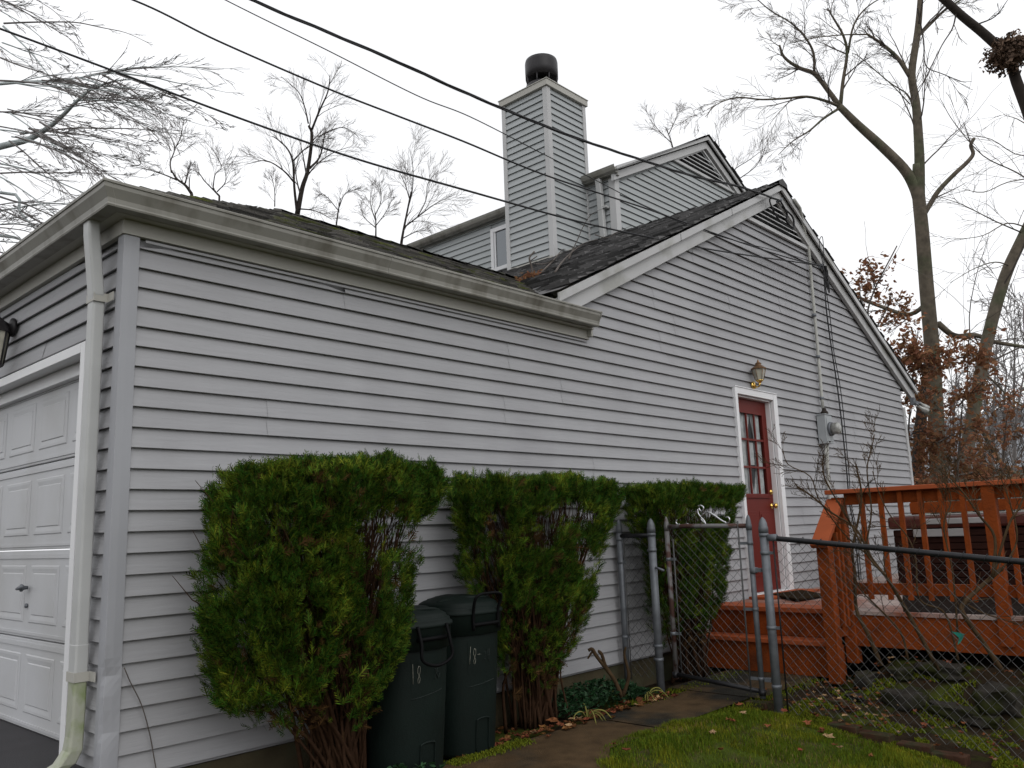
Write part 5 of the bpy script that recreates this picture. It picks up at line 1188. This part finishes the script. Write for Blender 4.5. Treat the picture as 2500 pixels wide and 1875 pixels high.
# ================================================================== neighbour
t = root('neighbour_house', at(2350, 1260, 34), 'pale neighbouring house with grey roof and white gutter beyond the trees', 'house')
a, c = at(2235, 1160, 36), at(2620, 1155, 30); dirv = (c - a); dirv.z = 0; dirv.normalize(); nv = Vector((-dirv.y, dirv.x, 0))
if nv.dot(F_) < 0: nv = -nv
zt_ = a.z; b = MB(); p = a - dirv * 4; q = c + dirv * 8
def qd(b, *P_): b.add([Vector(x) for x in P_], [tuple(range(len(P_)))])
Z = lambda v, z: Vector((v.x, v.y, z))
qd(b, Z(p, -.4), Z(q, -.4), Z(q, zt_), Z(p, zt_)); qd(b, Z(p, -.4), Z(p + nv * 8, -.4), Z(p + nv * 8, zt_), Z(p + nv * 4, zt_ + 2.6), Z(p, zt_)); build('wall', b, 'farwall', t)
b = MB(); e = nv * -.3; qd(b, Z(p + e, zt_ - .05), Z(q + e, zt_ - .05), Z(q + nv * 4, zt_ + 2.7), Z(p + nv * 4, zt_ + 2.7)); qd(b, Z(p + nv * 8, zt_), Z(q + nv * 8, zt_), Z(q + nv * 4, zt_ + 2.69), Z(p + nv * 4, zt_ + 2.69)); build('roof', b, 'farroof', t)
b = MB(); b.tube([Z(p + e * 1.2, zt_ - .08), Z(a.lerp(c, .42) + e * 1.2, zt_ - .08)], .07, 6); build('gutter', b, 'white', t)

# ================================================================== SMALL PLANTS, BARE BUSH
rr = random.Random(41); t = root('bare_bush', (4.75, -1.9, -.3), 'leafless many-stemmed bush growing between the fence and the deck', 'bush'); tb = MB(); b = MB()
P5 = dict(n=[0, 3, 5, 7], spread=(.3, .8), grav=.02, wob=.09, rmin=.0016, len=(.35, .62), seg=.08, up=.1)
n2 = lambda l: [(2000 + x / 3.686, 1150 + y / 3.686) for x, y in l]
for pix, w0, w1, dp, lv in (
    (n2([(560, 1750), (430, 1450), (350, 1300), (325, 1150), (320, 900), (300, 700), (380, 250), (330, -60)]), 11, 4, (5.9, 6.2), 3),
    (n2([(1050, 1750), (880, 1430), (760, 1220), (620, 980), (470, 780), (330, 520), (120, 380), (-60, 230), (-220, 120)]), 10, 3, (5.7, 6.2), 3),
    (n2([(1080, 1800), (900, 1450), (640, 1000), (450, 780), (260, 430), (60, 90), (30, -80)]), 7, 3, (5.7, 6.1), 3),
    (n2([(1650, 1800), (1480, 1550), (1300, 1290), (1310, 1180), (1560, 950), (1640, 880)]), 12, 10, (5.4, 5.6), 1),
    (n2([(1560, 960), (1580, 600), (1440, 400), (1300, 200), (1180, 60)]), 8, 3, (5.5, 5.7), 3),
    (n2([(1560, 960), (1700, 500), (1790, 350), (1850, 200), (1900, 0)]), 7, 3, (5.5, 5.6), 3),
    (n2([(1250, 1700), (1180, 1400), (1100, 1250), (900, 1150), (870, 800), (800, 600), (640, 400), (540, 200), (480, 0)]), 6, 2, (5.6, 6.1), 3),
    (n2([(800, 1700), (730, 1450), (500, 1200), (400, 1100), (340, 1000)]), 6, 3, (5.8, 6.0), 2),
    (n2([(1330, 1200), (1480, 1280), (1700, 1350), (1850, 1400)]), 4, 2, (5.5, 5.3), 2),
    (n2([(460, 760), (430, 640), (470, 350), (430, 0), (470, -200), (500, -330)]), 5, 2, (6.0, 6.2), 3),
    (n2([(440, 760), (220, 560), (0, 260), (-80, 50), (-280, -60), (-330, -200)]), 4, 2, (6.0, 6.3), 3),
    (n2([(1250, 1500), (1200, 900), (1120, 500), (1190, 250), (1100, 50)]), 5, 2, (5.6, 5.8), 3),
    (n2([(1640, 900), (1780, 620), (1720, 300), (1650, 100), (1600, -40)]), 5, 2, (5.5, 5.7), 3)):
    limb(tb, b, pix, dp, w0, w1, rr, P5, lv, 8, lo=.35, L_=.55)
build('stems', tb, 'bushstem', t); build('twigs', b, 'bushstem', t)
b = MB(); c = at(2345, 1545, 5.5); vs = [c, c + Vector((.02, -.02, -.01)), c + Vector((-.005, .005, -.06)), c + Vector((-.025, .02, -.075)), c + Vector((-.012, .01, -.03)), c + Vector((-.05, .04, .012))]
b.add(vs, [(0, 1, 2, 3), (0, 3, 4, 5)]); tag(build('ribbon', b, 'teal'), 'scrap of teal ribbon caught on a bare bush stem', 'ribbon')
# cut dry branch by the wall
t = root('cut_stump', (3.62, -.20, -.2), 'twisted dead cut stem leaning by the foundation left of the fence post', 'stump'); b = MB()
for pix, w0, w1 in ([(1518, 1700), (1500, 1660), (1478, 1630), (1455, 1600), (1446, 1585), (1436, 1588)], 11, 8), ([(1500, 1660), (1478, 1625), (1470, 1600), (1462, 1590)], 9, 8), ([(1448, 1588), (1440, 1600), (1435, 1608)], 6, 4), ([(1470, 1605), (1468, 1594), (1460, 1588)], 7, 5), ([(1520, 1700), (1535, 1650), (1524, 1600), (1528, 1580)], 10, 5):
    limb(b, b, pix, 6.0, w0, w1, rr, P5, 0)
build('stem', b, 'bushstem', t)
t = tag(build('dry_stem', (lambda b: (b.tube(cat([ony(-.035, *p) for p in ((303, 1630), (318, 1665), (345, 1720), (365, 1790), (376, 1850), (385, 1900))], 5), .0028, 5), b)[1])(MB()), 'twig'), 'thin dry stem leaning on the lowest siding boards near the garage corner', 'stem')
# low dark groundcover
t = root('groundcover_plant', (3.2, -.22, -.2), 'clump of dark glossy low leaves along the concrete foundation', 'plant', None); b = MB(); rr = random.Random(51)
def leaf(b, p, d, l, w_):
    s_ = d.cross(Vector((rr.gauss(0, 1), rr.gauss(0, 1), rr.gauss(0, 1)))).normalized(); up = s_.cross(d)
    b.add([p, p + d * l * .35 + s_ * w_, p + d * l * .7 + s_ * w_ * .7 + up * .0, p + d * l - up * l * .1, p + d * l * .7 - s_ * w_ * .7, p + d * l * .35 - s_ * w_], [(0, 1, 4, 5), (1, 2, 3, 4)])
for k in range(1900):
    x = 2.86 + rr.random() ** .9 * 1.0; f = 1 - abs((x - 3.33) / .62) ** 2
    y = -.08 - rr.random() * .33; h = max(.03, f) * .17 * rr.random() ** .6 * (1 - .5 * abs(y + .2) / .3)
    leaf(b, Vector((x, y, -.2 + h)), Vector((rr.gauss(0, 1), rr.gauss(0, 1) - .4, rr.uniform(-.1, 1))).normalized(), rr.uniform(.025, .05), rr.uniform(.006, .011))
build('leaves', b, 'vinca', t)
t = root('groundcover_plant', (1.35, -.62, -.22), 'small green sprigs at the foot of the nearer trash can', 'plant', None); b = MB()
for cx_, cy_ in ((1.22, -.60), (1.32, -.66), (1.0, -.66), (1.40, -.72), (1.05, -.72), (.95, -.62)):
    for k in range(14):
        an = k * 2.4; leaf(b, Vector((cx_ + rr.gauss(0, .01), cy_ + rr.gauss(0, .01), -.20 + .1 * rr.random())), Vector((math.cos(an), math.sin(an), rr.uniform(.1, .9))).normalized(), rr.uniform(.035, .055), .011)
build('leaves', b, 'vinca', t)
def straps(label, x, y, z, n, l, seed):
    r2 = random.Random(seed); b = MB()
    for k in range(n):
        an = r2.uniform(0, 6.28); p = Vector((x, y, z)); d = Vector((math.cos(an), math.sin(an), 0)); L_ = l * r2.uniform(.6, 1.1)
        b.tube(cat([p, p + d * L_ * .3 + Vector((0, 0, L_ * .35)), p + d * L_ * .7 + Vector((0, 0, L_ * .35)), p + d * L_ + Vector((0, 0, L_ * .05))], 4), [.003] * 3 + [.005] * 6 + [.004] * 3 + [.001], 4)
    tag(build('strap_leaf_plant', b, 'strap'), label, 'plant', 'yellowed strap-leaf tufts')
straps('yellowed strap leaves drooping onto the path below the dark groundcover', 2.95, -.47, -.2, 7, .20, 1)
straps('thin yellow strap leaves beside the left gate post', 3.72, -.42, -.2, 6, .17, 2)
straps('tuft of strap leaves by the cut stem at the wall', 3.55, -.32, -.18, 5, .16, 3)
# rocks and edging bricks
def ongr(u, v):
    r = ray(u, v); t_ = 3.0
    while t_ < 12:
        p = CAM + r * t_
        if p.z < gz(p.x, p.y) - .01: return p
        t_ += .01
    return CAM + r * 6
def rock(i, c, s, label):
    r2 = random.Random(100 + i); b = MB(); n, m_ = 30, 18; vs = []
    for j in range(m_ + 1):
        th = math.pi * j / m_
        for k in range(n):
            ph = 2 * math.pi * k / n; v = Vector((math.sin(th) * math.cos(ph), math.sin(th) * math.sin(ph), math.cos(th)))
            q = 1 + .42 * noise.noise(v * 1.5 + Vector((i * 7, 0, 0))) + .20 * abs(noise.noise(v * 3.6 + Vector((i, 3, 0)))) + .06 * noise.noise(v * 11 + Vector((i, 0, 2)))
            v = Vector((max(-.75, min(.8, v.x + .15 * v.y)), max(-.72, min(.78, v.y)), max(-.75, min(.62 + .15 * v.x, v.z)))) * q
            vs.append(Vector(c) + Vector((v.x * s[0], v.y * s[1], v.z * s[2])))
    fs = [(j * n + k, (j + 1) * n + k, (j + 1) * n + (k + 1) % n, j * n + (k + 1) % n) for j in range(m_) for k in range(n)]
    b.add(vs, fs, True); o = build('rock', b, 'rock'); tag(o, label, 'rock', 'rocks along the deck')
def rk(u, v, z, s, label, i):
    c = ongr(u, v + 12); c.z += s[2] * .1; rock(i, c, [q * .85 for q in s], label)
rk(2085, 1605, -.10, (.16, .17, .085), 'flat grey boulder right beside the lower stair post', 1)
rk(2115, 1655, -.20, (.13, .12, .11), 'upright mossy stone in front of the flat boulder', 2)
rk(2205, 1632, -.20, (.12, .13, .07), 'small stone half hidden under the deck edge', 3)
rk(2210, 1700, -.28, (.15, .20, .11), 'rounded moss-topped boulder in the middle of the bed', 4)
rk(2325, 1725, -.32, (.13, .24, .07), 'long low slab of stone in the mossy bed', 5)
rk(2440, 1700, -.36, (.18, .20, .14), 'largest dark boulder, nearest the right edge', 6)
rk(2405, 1750, -.38, (.10, .15, .06), 'low dark stone just in front of the largest boulder', 7)
rk(2090, 1690, -.22, (.07, .09, .03), 'small flat blue-grey stone at the end of the leaf litter', 8)
rk(2300, 1625, -.18, (.16, .22, .07), 'mossy slab lying under the deck fascia', 9)
for i, (u, v, l, ang, lab) in enumerate([(2062, 1776, .20, 1.50, 'old brick edging the lawn below the fence, first from the post'), (2140, 1797, .20, 1.53, 'old brick edging the lawn, second from the post'), (2235, 1823, .20, 1.55, 'old brick edging the lawn, third from the post'), (2320, 1848, .20, 1.55, 'old brick edging the lawn, farthest from the post'),
                                    (1850, 1719, .16, 1.60, 'brick lying in the path edge at the foot of the gate post'), (2040, 1715, .14, 1.3, 'dark brick laid in the moss beyond the fence, left of a pair'), (2075, 1728, .14, 1.3, 'dark brick laid in the moss beyond the fence, right of a pair'), (1965, 1672, .20, .9, 'dark brick at the corner of the path before the steps')]):
    p = ongr(u, v); g = gz(p.x, p.y); b = MB(); h = .025
    ca, sa = math.cos(ang), math.sin(ang)
    cs = [(p.x + ca * a * l / 2 - sa * c * .05, p.y + sa * a * l / 2 + ca * c * .05) for a, c in ((-1, -1), (1, -1), (1, 1), (-1, 1))]
    b.prism(cs, 2, g - .05, g + .008); tag(build('edging_brick', b, 'brick', bevel=.006), lab, 'brick', 'edging bricks')
# bird's-eye litter: fallen leaves
rr = random.Random(77); b = MB(); b2 = MB()
def drop(bb, x, y, z, s):
    a = rr.uniform(0, 6.28); tilt = rr.uniform(-.35, .35); vs = []; n_ = 10
    for k in range(n_):
        an = a + 2 * math.pi * k / n_; r = s * (1 if k % 2 == 0 else .55) * rr.uniform(.7, 1.1); vs.append((x + r * math.cos(an), y + r * math.sin(an), z + .012 + r * math.sin(an + 1) * tilt + rr.uniform(0, .012)))
    vs.append((x, y, z + .008)); bb.add(vs, [(k, (k + 1) % n_, n_) for k in range(n_)])
for k in range(330):
    x = rr.uniform(4.05, 5.4); y = rr.uniform(-3.6, -1.25) if rr.random() < .6 else rr.gauss(-1.6, .25)
    drop(b if rr.random() < .8 else b2, x, y, gz(x, y), rr.uniform(.011, .028))
for k in range(100):
    x = rr.uniform(2.3, 3.95); y = -.47 + rr.gauss(0, .05); drop(b if rr.random() < .85 else b2, x, y, -.2, rr.uniform(.018, .04))
for k in range(90):
    x = rr.uniform(1.8, 2.5); y = rr.uniform(-.5, -.15); drop(b, x, y, -.215, rr.uniform(.015, .035))
for k in range(26):
    x = rr.uniform(2.2, 3.9); y = rr.uniform(-3.0, -1.05); drop(b if rr.random() < .75 else b2, x, y, lz(x, y) + .015, rr.uniform(.02, .038))
for (u, v) in ((1560, 1655), (2020, 1768), (2390, 1855), (2350, 1815)):
    p = onz(-.2, u, v); drop(b2, p.x, p.y, gz(p.x, p.y) + .01, .045)
for u, v, s in ((1350, 1765, .06), (1385, 1740, .05), (1455, 1750, .07), (1440, 1745, .05), (1410, 1765, .05), (1990, 1848, .055), (1915, 1742, .03), (1935, 1600, .03)):
    p = onz(-.19, u, v); drop(b, p.x, p.y, -.185 if v < 1800 else gz(p.x, p.y) + .03, s)
tag(build('fallen_leaves', b, 'leaf'), 'brown fallen leaves scattered on the bed, path edge and lawn', 'leaves', kind='stuff')
tag(build('pale_leaf_litter', b2, 'leafpale'), 'pale dry leaves scattered among the brown ones', 'leaves', kind='stuff')
# leaves in the roof valley
t = root('roof_debris', (4.78, 1.46, 3.65), 'pile of brown leaves with a forked twig caught in the roof valley', 'debris'); b = MB()
for k in range(110):
    x = 4.76 + rr.gauss(0, .055); y = 1.47 + rr.gauss(0, .05); z = max(zmL(x, y), gzf(x, y)) + .02 + abs(rr.gauss(0, .03)); leafquad(b, Vector((x, y, z)), rr, rr.uniform(.03, .06))
build('leaves', b, 'oakleaf', t); b = MB()
b.tube(cat([(4.80, 1.45, 3.66), (4.80, 1.46, 3.80), (4.78, 1.47, 3.90), (4.84, 1.45, 3.98)], 4), .010, 6); b.tube([(4.79, 1.47, 3.87), (4.86, 1.43, 3.93)], .006, 5); build('twig', b, 'twig', t)
t = root('fallen_branch', (6.2, 2.4, 4.4), 'long bare branch lying on the shingles at the chimney foot', 'branch'); b = MB(); tb = MB()
c7 = lambda l: [(950 + x / 2.37, 100 + y / 2.37) for x, y in l]
def roofpt(u, v, h=.03):
    r = ray(u, v); n_ = Vector((-.5, 0, 1)); c_ = 5.085 - .5 * 7.63 + h; return CAM + r * ((c_ - n_.dot(CAM)) / n_.dot(r))
for pix in ([(960, 1340), (1000, 1280), (1060, 1220), (1130, 1170), (1200, 1150)], [(880, 1340), (950, 1270), (1000, 1210), (1020, 1205)], [(1040, 1260), (1060, 1215), (1075, 1195)], [(840, 1290), (900, 1290), (960, 1265)]):
    pts = cat([roofpt(u, v, .03 + .02 * i) for i, (u, v) in enumerate(c7(pix))], 4); tb.tube(pts, [.012 - .009 * i / len(pts) for i in range(len(pts))], 5)
for pix in ([(1060, 1210), (1090, 1150), (1120, 1080), (1155, 1020), (1190, 990), (1240, 970)], [(1190, 1120), (1260, 1140), (1330, 1100), (1400, 1070)]):
    pts = cat([at(u, v, 11.0) for u, v in c7(pix)], 4); tb.tube(pts, [.007 - .005 * i / len(pts) for i in range(len(pts))], 4)
build('stem', tb, 'twig', t)

# ================================================================== GRASS AND MOSS
rr = random.Random(88); b = MB()
def blade(b, x, y, z, h, w_):
    a = rr.uniform(0, 6.28); lx_, ly_ = math.cos(a), math.sin(a); ln_ = h * rr.uniform(.1, .7)
    b.add([(x - ly_ * w_, y + lx_ * w_, z), (x + ly_ * w_, y - lx_ * w_, z), (x + lx_ * ln_ * .4 + ly_ * w_ * .7, y + ly_ * ln_ * .4 - lx_ * w_ * .7, z + h * .6), (x + lx_ * ln_, y + ly_ * ln_, z + h), (x + lx_ * ln_ * .4 - ly_ * w_ * .7, y + ly_ * ln_ * .4 + lx_ * w_ * .7, z + h * .6)], [(0, 1, 2, 4), (4, 2, 3)])
cnt = 0
while cnt < 70000:
    x = rr.uniform(1.2, 3.95); y = rr.uniform(-2.9, -.95) if rr.random() < .85 else rr.uniform(-1.25, -.95)
    if y > lawn_top(x) + .03 * rr.random(): continue
    if x > 3.9 + .05 * rr.random(): continue
    dn = noise.noise(Vector((x * 4, y * 4, 3)))
    if dn < -.12 and rr.random() < .75: continue
    blade(b, x, y, lz(x, y, max(0, lawn_top(x) - y)) - .004, rr.uniform(.015, .038) * (1 + .5 * dn), rr.uniform(.0012, .0024)); cnt += 1
M['straw'] = mat('straw_blade', (0.17, 0.115, 0.05), 0.8, spec=.05, island=.5)
bs = MB()
for k in range(7500):
    x = rr.uniform(1.2, 3.93); y = rr.uniform(-2.9, -.98)
    if y > lawn_top(x) or noise.noise(Vector((x * 3, y * 3, 5))) < .05: continue
    blade(bs, x, y, lz(x, y, max(0, lawn_top(x) - y)) + .004, rr.uniform(.012, .03), rr.uniform(.001, .002))
tag(build('dry_grass', bs, 'straw'), 'dead straw-coloured blades mixed into the lawn', 'grass', kind='stuff')
tag(build('grass', b, 'grass'), 'short damp lawn grass in the bottom right corner', 'grass', kind='stuff')
b = MB(); cnt = 0
while cnt < 26000:
    x = rr.uniform(3.9, 5.35); y = rr.uniform(-3.6, -1.3)
    if noise.noise(Vector((x * 3.1, y * 3.1, 9))) + .5 * noise.noise(Vector((x * 9, y * 9, 2))) < .02 + .35 * max(0, (x - 4.55)): continue
    p = Vector((x, y, gz(x, y) - .028))
    for j in range(1): blade(b, x, y, p.z, rr.uniform(.01, .022), rr.uniform(.003, .006))
    cnt += 1
for k in range(2500):
    x = rr.uniform(1.65, 2.3); y = rr.gauss(-.53, .03); blade(b, x, y, -.2, rr.uniform(.008, .02), .003)
for k in range(2600):
    x = rr.uniform(3.5, 5.1); y = rr.gauss(-.45, .05) if rr.random() < .6 else rr.gauss(-1.12, .05); blade(b, x, y, -.2, rr.uniform(.008, .02), .003)
tag(build('moss', b, 'moss'), 'yellow-green moss covering the ground between fence and deck', 'moss', kind='stuff')
